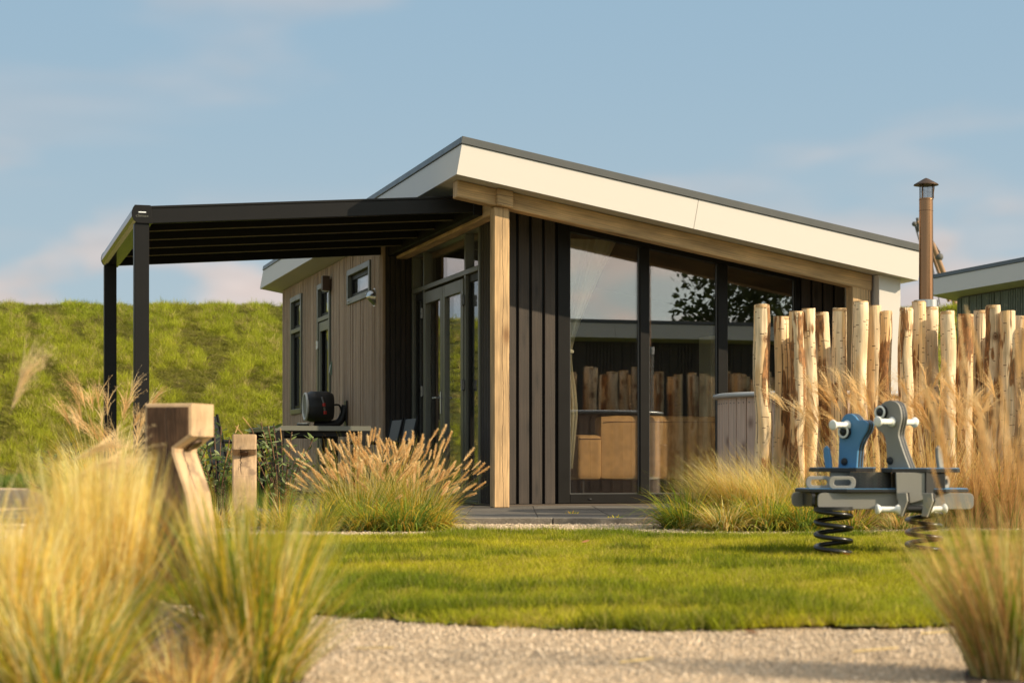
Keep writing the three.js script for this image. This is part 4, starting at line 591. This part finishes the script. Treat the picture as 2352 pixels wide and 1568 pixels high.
  const fin = (x, z, m, turn) => part('tail_fin', plate([[0, 0.462], [0.035, 0.462], [0.03, 0.51], [0.02, 0.56], [0.005, 0.578], [-0.012, 0.565], [-0.012, 0.52]], 0.02, 0.004).rotateY(turn).translate(x, 0, z), m, o);
  fin(-0.25, -0.13, M.hplBlue, -0.7); fin(0.275, 0.12, M.hplGrey, 0.6);
  const loop = (x, z, turn = 0) => { const s = rr(-0.068, 0.068, 0, 0.066, 0.032), h = new THREE.Path(); h.moveTo(-0.028, 0.018); h.lineTo(0.028, 0.018); h.absarc(0.028, 0.033, 0.015, -1.57, 1.57, false); h.lineTo(-0.028, 0.048); h.absarc(-0.028, 0.033, 0.015, 1.57, 4.71, false); s.holes.push(h); return part('grab_loop', plate(s, 0.018, 0.003).rotateY(turn).translate(x, 0.356, z), M.hplGrey, o); };
  loop(-0.305, -0.02); loop(-0.214, 0.135); loop(0.345, -0.08, 0.9);
}

// ---------------------------------------------------------------- plants
class Ribbons {            // curved, tapering blades gathered into one geometry, one colour per blade
  constructor() { this.p = []; this.c = []; }
  blade(base, az, tilt, bend, len, w, col, seg = 5, twist = 0, tip = 0.1) {
    let x = base.x, y = base.y, z = base.z, pl = null, pr = null; const ca = Math.cos(az), sa = Math.sin(az), tw = az + Math.PI / 2 + twist, ux = Math.cos(tw), uz = Math.sin(tw), ds = len / seg;
    for (let i = 0; i <= seg; i++) {
      const t = i / seg, h = w * (t < 0.25 ? 0.7 + 1.2 * t : 1 - (t - 0.25) / 0.75 * (1 - tip)) / 2, l = [x - ux * h, y, z - uz * h], r = [x + ux * h, y, z + uz * h];
      if (pl) { this.p.push(...pl, ...pr, ...r, ...pl, ...r, ...l); for (let k = 0; k < 6; k++) this.c.push(...col); }
      pl = l; pr = r; const a = tilt + bend * (t + 0.5 / seg) ** 1.4; x += ca * Math.sin(a) * ds; y += Math.cos(a) * ds; z += sa * Math.sin(a) * ds;
    }
    return V(x, y, z);
  }
  end(base, az, tilt, bend, len, seg = 5) { let x = base.x, y = base.y, z = base.z, a = tilt; const ds = len / seg; for (let i = 0; i < seg; i++) { a = tilt + bend * ((i + 0.5) / seg) ** 1.4; x += Math.cos(az) * Math.sin(a) * ds; y += Math.cos(a) * ds; z += Math.sin(az) * Math.sin(a) * ds; } return [V(x, y, z), V(Math.cos(az) * Math.sin(a), Math.cos(a), Math.sin(az) * Math.sin(a))]; }
  geo() { const g = new THREE.BufferGeometry(); g.setAttribute('position', new THREE.Float32BufferAttribute(this.p, 3)); g.setAttribute('color', new THREE.Float32BufferAttribute(this.c, 3)); g.computeVertexNormals(); return g; }
}
const pick = (r, list) => list[Math.floor(r() * list.length)], tone = (r, c, v = 0.25) => { const k = 1 + (r() - 0.5) * 2 * v; return [Math.min(0.95, c[0] * k), Math.min(0.95, c[1] * k), c[2] * k]; };
const STRAW = [[0.9, 0.69, 0.25], [0.93, 0.75, 0.32], [0.87, 0.61, 0.18], [0.92, 0.77, 0.4]], GREEN = [[0.15, 0.24, 0.02], [0.21, 0.31, 0.025], [0.3, 0.36, 0.03], [0.11, 0.18, 0.02]], YELLOW = [[0.6, 0.5, 0.04], [0.72, 0.5, 0.05], [0.66, 0.38, 0.04]], RUST = [[0.62, 0.36, 0.13], [0.5, 0.29, 0.11], [0.72, 0.46, 0.18]];
function clump(name, label, group, pos, o, build) {
  const t = thing(name, label, o.category ?? 'grass clump', group, pos), r = rng(o.seed), R = new Ribbons(); build(t, r, R); part('blades', R.geo(), M.vcol, t, true); return t;
}
const tuft = (r, R, n, rad, len, tilt, bend, w, cols, seg = 5, wind = 0, ox = 0, oz = 0) => { for (let i = 0; i < n; i++) { const a = r() * 6.283, q = Math.sqrt(r()) * rad, lean = wind && r() < 0.75 ? wind + (r() - 0.5) * 1.6 : a + (r() - 0.5) * 1.2; R.blade(V(ox + Math.cos(a) * q, -0.01, oz + Math.sin(a) * q), lean, tilt * (0.15 + r()), bend * (0.4 + r()), len * (0.55 + 0.6 * r()), w * (0.7 + 0.6 * r()), tone(r, pick(r, cols)), seg, (r() - 0.5) * 2); } };
// fox-tail heads of fountain grass
const foxtail = [1, 2, 3].map((s) => { const r = rng(s * 91), p = [], L = 0.1; const tri = (a, b, c) => p.push(a.x, a.y, a.z, b.x, b.y, b.z, c.x, c.y, c.z); for (let i = 0; i < 230; i++) { const t = r(), y = t * L, rad = 0.006 * Math.sin(Math.PI * (0.12 + 0.8 * t)), a = r() * 6.283, d = V(Math.cos(a), 0.75 + 0.5 * r(), Math.sin(a)).normalize(), b = V(Math.cos(a) * rad * 0.4, y, Math.sin(a) * rad * 0.4), l = 0.009 + 0.015 * r() * Math.sin(Math.PI * (0.15 + 0.75 * t)), n = V(-Math.sin(a), 0, Math.cos(a)).multiplyScalar(0.0014); tri(b.clone().add(n), b.clone().sub(n), b.clone().addScaledVector(d, l)); } const g = new THREE.BufferGeometry(); g.setAttribute('position', new THREE.Float32BufferAttribute(p, 3)); g.computeVertexNormals(); const core = new THREE.CylinderGeometry(0.001, 0.003, L, 6, 3).translate(0, L / 2, 0).toNonIndexed(); core.deleteAttribute('uv'); return mergeGeometries([g, core]); });
const headMat = [[0.85, 0.62, 0.31], [0.78, 0.54, 0.25], [0.9, 0.7, 0.4]].map((c) => M.leaf(...c, 0.35));
// feathery plumes of maiden grass: a spray of fine drooping branches
const plumeGeo = [1, 2, 3, 4].map((s) => { const r = rng(s * 57), R = new Ribbons(); for (let i = 0; i < 20; i++) { const y = 0.1 * r(), az = (r() - 0.5) * 2.4, len = 0.13 + 0.09 * r(), t0 = 0.1 + 0.3 * r(), bd = 0.3 + 0.5 * r(), base = V(0, y, 0); R.blade(base, az, t0, bd, len, 0.0028, [1, 1, 1], 6, r()); for (let k = 0; k < 26; k++) { const f = 0.12 + 0.86 * r(), [e] = R.end(base, az, t0, bd * f ** 1.4, len * f, 5); R.blade(e, az + (r() - 0.5) * 4, 0.5 + r() * 0.9, 0.3, 0.009 + 0.007 * r(), 0.0026, [1, 1, 1], 1, r() * 3, 0.2); } } const g = R.geo(); g.deleteAttribute('color'); return g; });
const plumeMat = [[0.82, 0.58, 0.28], [0.72, 0.48, 0.2], [0.88, 0.68, 0.38]].map((c) => M.leaf(...c, 0.35));
const orient = (m, p, dir, roll, s = 1) => { m.position.copy(p); m.quaternion.setFromUnitVectors(V(0, 1, 0), dir.clone().normalize()).multiply(new THREE.Quaternion().setFromAxisAngle(V(0, 1, 0), roll)); m.scale.setScalar(s); };
const camYaw = (u) => Math.atan2(RGT.z, RGT.x) + u;       // bearing of a blade: 0 = to the right of the picture, PI = to the left
{
  // fountain grass left of the oak post
  const fountain = (label, u, d, seed, n, size, lean = 0) => clump('fountain_grass', label, 'fountain grass by the terrace', at(u, d), { seed }, (t, r, R) => {
    tuft(r, R, 900, 0.2 * size, 0.42 * size, 0.9, 1.1, 0.006, [...GREEN, ...YELLOW], 5); tuft(r, R, 520, 0.2 * size, 0.62 * size, 0.65, 0.5, 0.003, [...STRAW, ...YELLOW, ...GREEN], 5);
    for (let i = 0; i < n; i++) { const a = r() * 6.283, q = Math.sqrt(r()) * 0.13 * size, b = V(Math.cos(a) * q, 0, Math.sin(a) * q), az = a + (r() - 0.5) * 0.9, ti = 0.03 + 0.8 * r(), bd = 0.1 + 0.5 * r(), len = (0.36 + 0.28 * r()) * size; R.blade(b, az, ti, bd, len, 0.0024, tone(r, pick(r, STRAW)), 5); const [e, dir] = R.end(b, az, ti, bd, len, 5); orient(part('seed_head', pick(r, foxtail), pick(r, headMat), t), e, dir, r() * 6, 0.85 + 0.5 * r()); }
  });
  fountain('fountain grass with fox-tail heads, left half of the clump by the oak post', 825, 13.9, 11, 95, 1.05);
  fountain('fountain grass with fox-tail heads, right half of the clump by the oak post', 950, 14.0, 12, 95, 1.0);
  fountain('fountain grass behind the clump by the oak post', 885, 14.35, 13, 70, 1.12);
  const sedge = (label, u, d, seed, size, cols = [...GREEN, ...GREEN, ...YELLOW, ...YELLOW], n = 700) => clump('sedge_tuft', label, 'low sedge tufts edging the beds', at(u, d), { seed }, (t, r, R) => tuft(r, R, n, 0.13 * size, 0.34 * size, 0.85, 1.5, 0.0075, cols, 6));
  sedge('low green and yellow sedge tuft at the left foot of the fountain grass', 735, 13.35, 21, 0.95, [...GREEN, ...YELLOW]); sedge('low sedge tuft in front of the fountain grass, middle', 850, 13.3, 22, 1.05); sedge('dark green sedge tuft in front of the fountain grass, right', 930, 13.25, 23, 1.05, [...GREEN, ...GREEN, ...YELLOW]); sedge('yellow-tipped sedge tuft at the right end beside the kerb', 995, 13.35, 24, 0.75, [...GREEN, ...YELLOW, ...YELLOW]); sedge('straggling pale sedge left of the fountain grass', 655, 13.5, 25, 0.9, [...YELLOW, ...STRAW, ...GREEN], 420);
  sedge('dark green sedge tuft with orange tips at the terrace corner', 1580, 13.7, 26, 1.2, [...GREEN, ...GREEN, ...YELLOW], 900); sedge('straw-coloured sedge tuft next to the dark green one', 1672, 13.25, 27, 0.95, [...STRAW, ...STRAW, ...YELLOW, ...GREEN]); sedge('dense green sedge tuft below the feather grass', 1765, 13.3, 28, 1.15); sedge('green sedge tuft left of the rider spring', 1840, 13.25, 29, 1.05, [...GREEN, ...GREEN, ...YELLOW]); sedge('sparse sedge tuft behind the rider spring', 1960, 13.4, 30, 0.85, [...YELLOW, ...GREEN, ...RUST], 360); sedge('dry reddish sedge below the maiden grass', 2070, 13.6, 61, 0.8, [...RUST, ...STRAW, ...GREEN], 320);
  // feather grass combed to the left by the wind
  const feather = (label, u, d, seed, h, n, cols, wind, group = 'golden feather grass before the tub') => clump('feather_grass', label, group, at(u, d), { seed }, (t, r, R) => { tuft(r, R, n, 0.15, h, 0.6, 1.1, 0.0028, cols, 7, wind); tuft(r, R, n * 0.5, 0.16, h * 0.75, 0.7, 0.9, 0.004, [...GREEN, ...YELLOW, ...STRAW], 6); });
  const LEFT = Math.PI + Math.atan2(RGT.z, RGT.x);
  feather('golden feather grass sweeping left in front of the tub', 1700, 13.9, 31, 0.66, 1500, [...STRAW, ...STRAW, ...YELLOW], LEFT); feather('golden feather grass below the first palisade logs', 1775, 13.8, 32, 0.66, 1600, [...STRAW, ...STRAW, ...YELLOW], LEFT); feather('greenish feather grass left of the rider', 1850, 13.9, 33, 0.6, 1200, [...STRAW, ...YELLOW, ...GREEN], LEFT); feather('wispy feather grass at the far left of the tub bed', 1640, 14.1, 34, 0.55, 700, [...STRAW, ...YELLOW, ...GREEN], LEFT);
  // maiden grass with plumes
  const maiden = (label, u, d, seed, h, n, np, wind, spread = 0.5, cols = [...RUST, ...STRAW], group = 'maiden grass with plumes') => clump('maiden_grass', label, group, at(u, d), { seed }, (t, r, R) => {
    tuft(r, R, n, 0.14, h * 0.8, spread, 0.7, 0.005, cols, 6); tuft(r, R, n * 0.4, 0.14, h * 0.55, spread * 1.3, 0.9, 0.007, [...GREEN, ...RUST], 6);
    for (let i = 0; i < np; i++) { const a = r() * 6.283, q = Math.sqrt(r()) * 0.1, b = V(Math.cos(a) * q, 0, Math.sin(a) * q), az = wind !== null && r() < 0.7 ? wind + (r() - 0.5) : a, ti = 0.04 + spread * 0.6 * r(), bd = 0.1 + 0.25 * r(), len = h * (0.72 + 0.3 * r()); R.blade(b, az, ti, bd, len, 0.004, tone(r, pick(r, STRAW)), 6); const [e, dir] = R.end(b, az, ti, bd, len, 6); const m = part('plume', pick(r, plumeGeo), pick(r, plumeMat), t); orient(m, e.addScaledVector(dir, -0.04), dir, -az + (r() - 0.5), 0.8 + 0.45 * r()); }
  });
  maiden('maiden grass with pale plumes between the rider heads and the palisade', 1945, 14.1, 41, 1.05, 260, 16, LEFT); maiden('maiden grass behind the grey rider head', 2030, 14.0, 42, 1.1, 260, 18, LEFT); maiden('maiden grass right of the grey rider head', 2150, 14.0, 43, 1.12, 300, 22, null); maiden('rusty maiden grass right of the rider', 2235, 13.9, 44, 1.05, 420, 16, LEFT, 0.5, RUST); maiden('rusty maiden grass at the right end of the palisade', 2320, 13.8, 45, 1.05, 420, 14, LEFT, 0.5, RUST);
  maiden('maiden grass with upright plumes before the canopy posts', 240, 13.6, 46, 0.98, 600, 20, null, 0.4, [...STRAW, ...YELLOW]); maiden('smaller maiden grass beside the large foreground bollard', 318, 13.8, 47, 0.8, 420, 10, null, 0.4, [...STRAW, ...YELLOW]);
  sedge('straw-coloured tuft at the foot of the small bollard', 600, 14.2, 48, 0.7, [...STRAW, ...YELLOW, ...GREEN], 380); sedge('dry straw tuft left of the small bollard', 500, 13.9, 49, 0.8, [...STRAW, ...RUST, ...YELLOW], 420);
  // big blurred clumps close to the camera
  const near = (label, u, d, seed, h, n, cols, tilt, bend) => clump('foreground_grass', label, 'feather grass in the foreground', at(u, d), { seed }, (t, r, R) => {
    for (let i = 0; i < n; i++) { const a = r() * 6.283, q = Math.sqrt(r()) * 0.085, wild = r() < 0.16 ? 2.2 : 1; R.blade(V(Math.cos(a) * q, -0.01, Math.sin(a) * q), a + (r() - 0.5) * 1.6, tilt * wild * (0.1 + r()), bend * wild * (0.2 + r()), h * (0.38 + 0.72 * Math.sqrt(r())), 0.003 + 0.004 * r() * r(), tone(r, pick(r, cols), 0.28), 7, (r() - 0.5) * 2); }
    tuft(r, R, n * 0.35, 0.1, h * 0.6, tilt * 2.2, bend * 1.8, 0.0045, [...GREEN, ...YELLOW, ...STRAW], 6);
  });
  near('blurred golden grass clump at the left edge of the foreground', 5, 3.9, 51, 0.43, 1400, [...STRAW, ...STRAW, ...YELLOW], 0.28, 0.42);
  near('tall blurred straw grass clump in front of the large bollard', 222, 4.25, 52, 0.51, 1700, [...STRAW, ...STRAW, ...STRAW, ...YELLOW], 0.13, 0.2);
  near('blurred green and straw grass clump right of the large bollard', 578, 4.2, 53, 0.45, 1150, [...STRAW, ...YELLOW, ...YELLOW, ...GREEN, ...GREEN], 0.3, 0.4);
  near('low blurred grass at the bottom left corner', 130, 3.7, 54, 0.36, 700, [...YELLOW, ...GREEN, ...STRAW], 0.7, 0.8);
  near('low dry grass litter between the foreground clumps', 430, 4.0, 57, 0.2, 300, [...STRAW, ...RUST], 0.9, 0.6);
  clump('foreground_grass', 'rusty blurred grass with tall seed stalks in the right foreground', 'feather grass in the foreground', at(2335, 4.3), { seed: 55 }, (t, r, R) => { tuft(r, R, 1500, 0.1, 0.4, 0.42, 0.45, 0.004, [...RUST, ...RUST, ...GREEN, ...STRAW], 6); for (let i = 0; i < 60; i++) { const a = r() * 6.283, b = V(Math.cos(a) * 0.07, 0, Math.sin(a) * 0.07), az = r() * 6.283, ti = 0.02 + 0.2 * r(), len = 0.4 + 0.42 * r() ** 1.3; R.blade(b, az, ti, 0.15, len, 0.0035, tone(r, pick(r, RUST)), 6); const [e, dir] = R.end(b, az, ti, 0.15, len, 6); const m = part('seed_head', pick(r, foxtail), pick(r, plumeMat), t); orient(m, e.addScaledVector(dir, -0.03), dir, r() * 6, 1); m.scale.set(0.42, 1.3, 0.42); } });
  clump('foreground_grass', 'maiden grass with arching silver plumes at the left edge', 'feather grass in the foreground', at(-60, 5.2), { seed: 56 }, (t, r, R) => { tuft(r, R, 260, 0.1, 0.5, 0.4, 0.8, 0.005, [...STRAW, ...YELLOW], 6); const RIGHT = LEFT - Math.PI; for (const [ti, bd, len, az] of [[0.06, 1.1, 0.62, 0], [0.14, 1.1, 0.6, 0.1], [0.2, 0.8, 0.52, -0.1], [0.26, 0.9, 0.5, 0.05], [0.06, 0.25, 0.68, 0], [0.34, 0.6, 0.46, 0.1]]) { const b = V(0, 0, 0); R.blade(b, RIGHT + az, ti, bd, len, 0.004, STRAW[0], 7); const [e, dir] = R.end(b, RIGHT + az, ti, bd, len, 7); for (let k = 0; k < 2; k++) orient(part('plume', plumeGeo[k], plumeMat[2], t), e.clone().addScaledVector(dir, -0.03), dir, -RIGHT + k, 0.85); } });
  // leafy shrubs
  const leafG = (() => { const p = [], a = [0, 0, 0], t = [0, 1, 0.06], f = (x, y, z) => [x, y, z]; const L = f(-0.16, 0.35, 0.05), L2 = f(-0.12, 0.7, 0.06), R1 = f(0.16, 0.35, 0.05), R2 = f(0.12, 0.7, 0.06), m1 = f(0, 0.35, 0), m2 = f(0, 0.7, 0.02); for (const q of [[a, m1, L], [a, R1, m1], [L, m1, m2], [L, m2, L2], [m1, R1, R2], [m1, R2, m2], [L2, m2, t], [m2, R2, t]]) for (const v of q) p.push(...v); const g = new THREE.BufferGeometry(); g.setAttribute('position', new THREE.Float32BufferAttribute(p, 3)); g.computeVertexNormals(); return g; })();
  const leafM = [[0.12, 0.17, 0.05], [0.17, 0.22, 0.07], [0.26, 0.3, 0.14], [0.09, 0.13, 0.035]].map((c) => M.leaf(...c, 0.25));
  const bush = (name, label, u, d, seed, stems, h, leaf, spread, spikes = 0, n = 300) => { const t = thing(name, label, 'shrub', undefined, at(u, d)), r = rng(seed), tubes = []; const curves = []; for (let i = 0; i < stems; i++) { const a = r() * 6.283, q = spread * (0.3 + 0.9 * r()), hh = h * (0.45 + 0.6 * r()), c = new THREE.CatmullRomCurve3([V(Math.cos(a) * 0.05, -0.02, Math.sin(a) * 0.05), V(Math.cos(a) * q * 0.45, hh * 0.5, Math.sin(a) * q * 0.45), V(Math.cos(a) * q, hh, Math.sin(a) * q)]); curves.push(c); part('stem', new THREE.TubeGeometry(c, 8, 0.005, 5), M.bollardBark, t); }
    for (let i = 0; i < n; i++) { const c = curves[i % stems], k = 0.18 + 0.82 * Math.sqrt(r()), p = c.getPoint(k), a = r() * 6.283, dir = V(Math.cos(a), 0.15 + 0.7 * r(), Math.sin(a)), m = part('leaf', leafG, pick(r, leafM), t); orient(m, p, dir, r() * 6, leaf * (0.6 + 0.7 * r())); }
    for (let i = 0; i < spikes; i++) { const c = curves[i % stems], p = c.getPoint(1), m = part('dead_flower', pick(r, foxtail), headMat[1], t); orient(m, p, c.getTangent(1).add(V((r() - 0.5), 0, (r() - 0.5))), 0, 0.9); m.scale.set(0.7, 1.1, 0.7); } return t; };
  bush('butterfly_bush', 'leafy butterfly bush behind the small bollard, right part', 650, 15.7, 71, 16, 0.82, 0.075, 0.34, 5); bush('butterfly_bush', 'leafy butterfly bush behind the small bollard, left part', 500, 15.8, 72, 16, 0.78, 0.07, 0.36, 4);
  bush('dark_shrub', 'small dark shrub in front of the dike at the left', 165, 17.6, 73, 9, 0.62, 0.075, 0.42, 0, 150);
  bush('dark_shrub', 'low dark shrub behind the straw tufts, under the large bollard top', 410, 15.6, 74, 10, 0.6, 0.07, 0.36, 0, 220);
}
// ---------------------------------------------------------------- litter and weeds
{
  const weed = (label, u, d, y, seed, len, flat) => { const o = clump('weed', label, 'weeds in the terrace joints', at(u, d).setY(y), { seed, category: 'weed' }, (t, r, R) => tuft(r, R, 46, 0.06, len, 1.0, 0.7, 0.009, [...GREEN, ...YELLOW], 3)); o.scale.set(flat, 1, 0.6); };
  weed('flat pale weed growing on the terrace before the middle mullion', 1605, 16.1, 0.046, 91, 0.05, 2.4); weed('small upright weed below the glass front', 1685, 16.9, 0.046, 92, 0.09, 1); weed('tiny weed in a joint right of the oak post', 1312, 16.2, 0.046, 93, 0.04, 1); weed('tiny weed on the kerb left of the middle', 1415, 14.85, 0.05, 94, 0.035, 1.2);
  const straw = (label, u, d, len, turn, h) => { const o = thing('straw_stalk', label, 'straw', 'straw stalks dropped on the gravel', at(u, d).setY(0.008)); o.rotation.y = turn; part('stalk', rod(V(-len / 2, 0, 0), V(len / 2, h, 0.01), 0.0022, 5), M.leaf(0.85, 0.65, 0.3, 0.1), o); };
  straw('long pale straw stalk on the gravel by the lawn edge', 2190, 5.35, 0.19, -YAW + 0.12, 0.012); straw('short straw stalk on the gravel at the right', 2010, 4.85, 0.12, -YAW + 0.2, 0.008); straw('straw stalk on the gravel near the left clump', 860, 4.9, 0.11, -YAW - 0.3, 0.006); straw('thin straw stalk on the middle of the gravel', 1460, 4.6, 0.09, -YAW + 0.5, 0.006);
  const leaf = (label, u, d, y) => { const o = thing('fallen_leaf', label, 'leaf', 'fallen leaves on lawn and gravel', at(u, d).setY(y)), g = new THREE.CircleGeometry(0.02, 9).rotateX(-Math.PI / 2); warp(g, (x, py, z) => [x * 1.4, 0.006 * Math.sin(x * 90) + 0.004, z]); o.rotation.y = u; part('blade', g, M.leaf(0.5, 0.2, 0.07, 0.2), o); };
  leaf('brown fallen leaf on the lawn below the left spring', 1945, 9.2, 0.04); leaf('reddish fallen leaf on the gravel at the lawn edge', 1725, 5.4, 0.005); leaf('fallen leaf on the lawn near the middle', 1345, 10.4, 0.05);
}
// ---------------------------------------------------------------- lawn blades, dike grass, pebbles: beyond counting
function stuff(name, geo, mat, spots) { const o = drawn(new THREE.InstancedMesh(geo, mat, spots.length)), c = new THREE.Color(); spots.forEach(([m, col], i) => { o.setMatrixAt(i, m); o.setColorAt(i, c.setRGB(...col)); }); o.name = numbered(name); o.userData.kind = 'stuff'; scene.add(o); return o; }
const place = (p, yaw, sx, sy, tiltX = 0) => new THREE.Matrix4().compose(p, new THREE.Quaternion().setFromEuler(new THREE.Euler(tiltX, yaw, 0)), V(sx, sy, sx));
{
  const mk = (seed, n, rad, len, w, tilt, bend, seg) => { const r = rng(seed), R = new Ribbons(); for (let i = 0; i < n; i++) { const a = r() * 6.283, q = Math.sqrt(r()) * rad; R.blade(V(Math.cos(a) * q, -0.004, Math.sin(a) * q), r() * 6.283, tilt * r(), bend * r(), len * (0.5 + 0.7 * r()), w, tone(r, [1, 1, 1], 0.3), seg, r() * 3); } return R.geo(); };
  const g = [mk(1, 16, 0.035, 0.04, 0.0034, 0.7, 1.1, 3), mk(2, 16, 0.035, 0.046, 0.003, 0.8, 1.3, 3), mk(3, 14, 0.03, 0.05, 0.0036, 0.9, 1.2, 3)], r = rng(8), lists = [[], [], []], b = new THREE.Box3().setFromPoints(lawnEdge), area = (b.max.x - b.min.x) * (b.max.z - b.min.z);
  const want = Math.floor(area * 1500);
  for (let i = 0; i < want; i++) {
    const p = V(mix(b.min.x, b.max.x, r()), 0, mix(b.min.z, b.max.z, r())); if (!inside(p, lawnEdge)) continue;
    p.x += (r() - 0.5) * 0.1; p.z += (r() - 0.5) * 0.1; const far = p.clone().sub(camera.position).dot(FWD); if (r() > 1.3 - 0.05 * far) continue;
    const side = p.clone().sub(camera.position).dot(RGT) / far; if (side > 0.34 || side < -0.27) continue;
    p.y = lawnY(p.x, p.z); const k = fbm(p.x * 1.1 + 4, p.z * 1.1, 4, 0, 0, 12), lush = step(fbm(p.x * 2.1, p.z * 2.6 + 9, 3, 0, 0, 14), 0.55, 0.72), dry = r() < 0.14;
    const base = dry ? [0.6, 0.46, 0.1] : [mix(0.26, 0.58, k), mix(0.31, 0.49, k), mix(0.012, 0.018, k)], spot = 0.62 + 0.76 * r(), c = base.map((v, n) => v * spot * (1 - 0.5 * lush * [1, 0.75, 1][n]));
    lists[Math.floor(r() * 3)].push([place(p, r() * 6.283, 0.8 + 0.4 * r() + 0.3 * lush, 0.65 + 0.45 * r() + 0.75 * lush), c]);
  }
  lists.forEach((l, i) => stuff('lawn_grass', g[i], M.vcol, l));
  // dike
  const dg = [mk(11, 34, 0.12, 0.4, 0.016, 0.6, 1.3, 3), mk(12, 30, 0.14, 0.34, 0.015, 0.9, 1.2, 3)], dl = [[], []];
  for (let i = 0; i < 40000; i++) { const a = i < 23000 ? mix(-0.32, 0.02, r()) : mix(-1.0, 0.3, r()), t = r() * 1.12, p = dikePoint(a, t), k = fbm(p.x * 0.35 + 3, p.z * 0.35 + p.y * 0.6, 4, 0, 0, 21), bare = step(fbm(p.x * 2.3 + 5, p.y * 3.6 + p.z * 0.8, 4, 0, 0, 23), 0.5, 0.64), dry = r() < 0.18; const base = dry ? [0.55, 0.45, 0.14] : [mix(0.26, 0.52, k), mix(0.33, 0.5, k), mix(0.02, 0.04, k)], spot = 0.6 + 0.85 * r(), c = base.map((v, n) => spot * mix(v, [0.2, 0.17, 0.06][n], bare * 0.5)); dl[i & 1].push([place(p, r() * 6.283, 0.7 + 0.9 * r() * r(), (0.28 + 0.6 * r() * r() + 0.3 * k) * (1 - 0.5 * bare)), c]); }
  dl.forEach((l, i) => stuff('dike_grass', dg[i], M.vcol, l));
  const ml = []; for (let i = 0; i < 5000; i++) { const p = at(mix(-200, 640, r()), mix(17.6, 44, r())); p.y = -0.01; if (inside(p, [at(-420, 44), at(95, 35), at(185, 22.5), at(190, 17.3), at(150, 17), at(-600, 17)])) continue; ml.push([place(p, r() * 6.283, 0.5, 0.35 + 0.3 * r()), [0.15, 0.22, 0.03]]); } stuff('meadow_grass', dg[0], M.vcol, ml);
  // loose pebbles on the gravel
  const pg = new THREE.IcosahedronGeometry(1, 0), pm = std({ color: RGB(1, 1, 1), roughness: 0.9 }), pl = [];
  for (let i = 0; i < 70000; i++) { const far = r() < 0.55, d = far ? mix(12, 15, r()) : mix(3.6, 6.4, r()), p = at(mix(-100, 2500, r()), d); if (inside(p, lawnEdge)) continue; const s = far ? 0.004 + 0.008 * r() * r() : 0.002 + 0.006 * r() * r(), k = 0.6 + 0.6 * r(); p.y = s * 0.25; pl.push([new THREE.Matrix4().compose(p, new THREE.Quaternion().setFromEuler(new THREE.Euler(r() * 6, r() * 6, r() * 6)), V(s * (0.7 + 0.6 * r()), s * 0.7, s)), [0.58 * k, 0.46 * k, 0.33 * k]]); }
  stuff('pebbles', pg, pm, pl);
}

renderer.render(scene, camera);
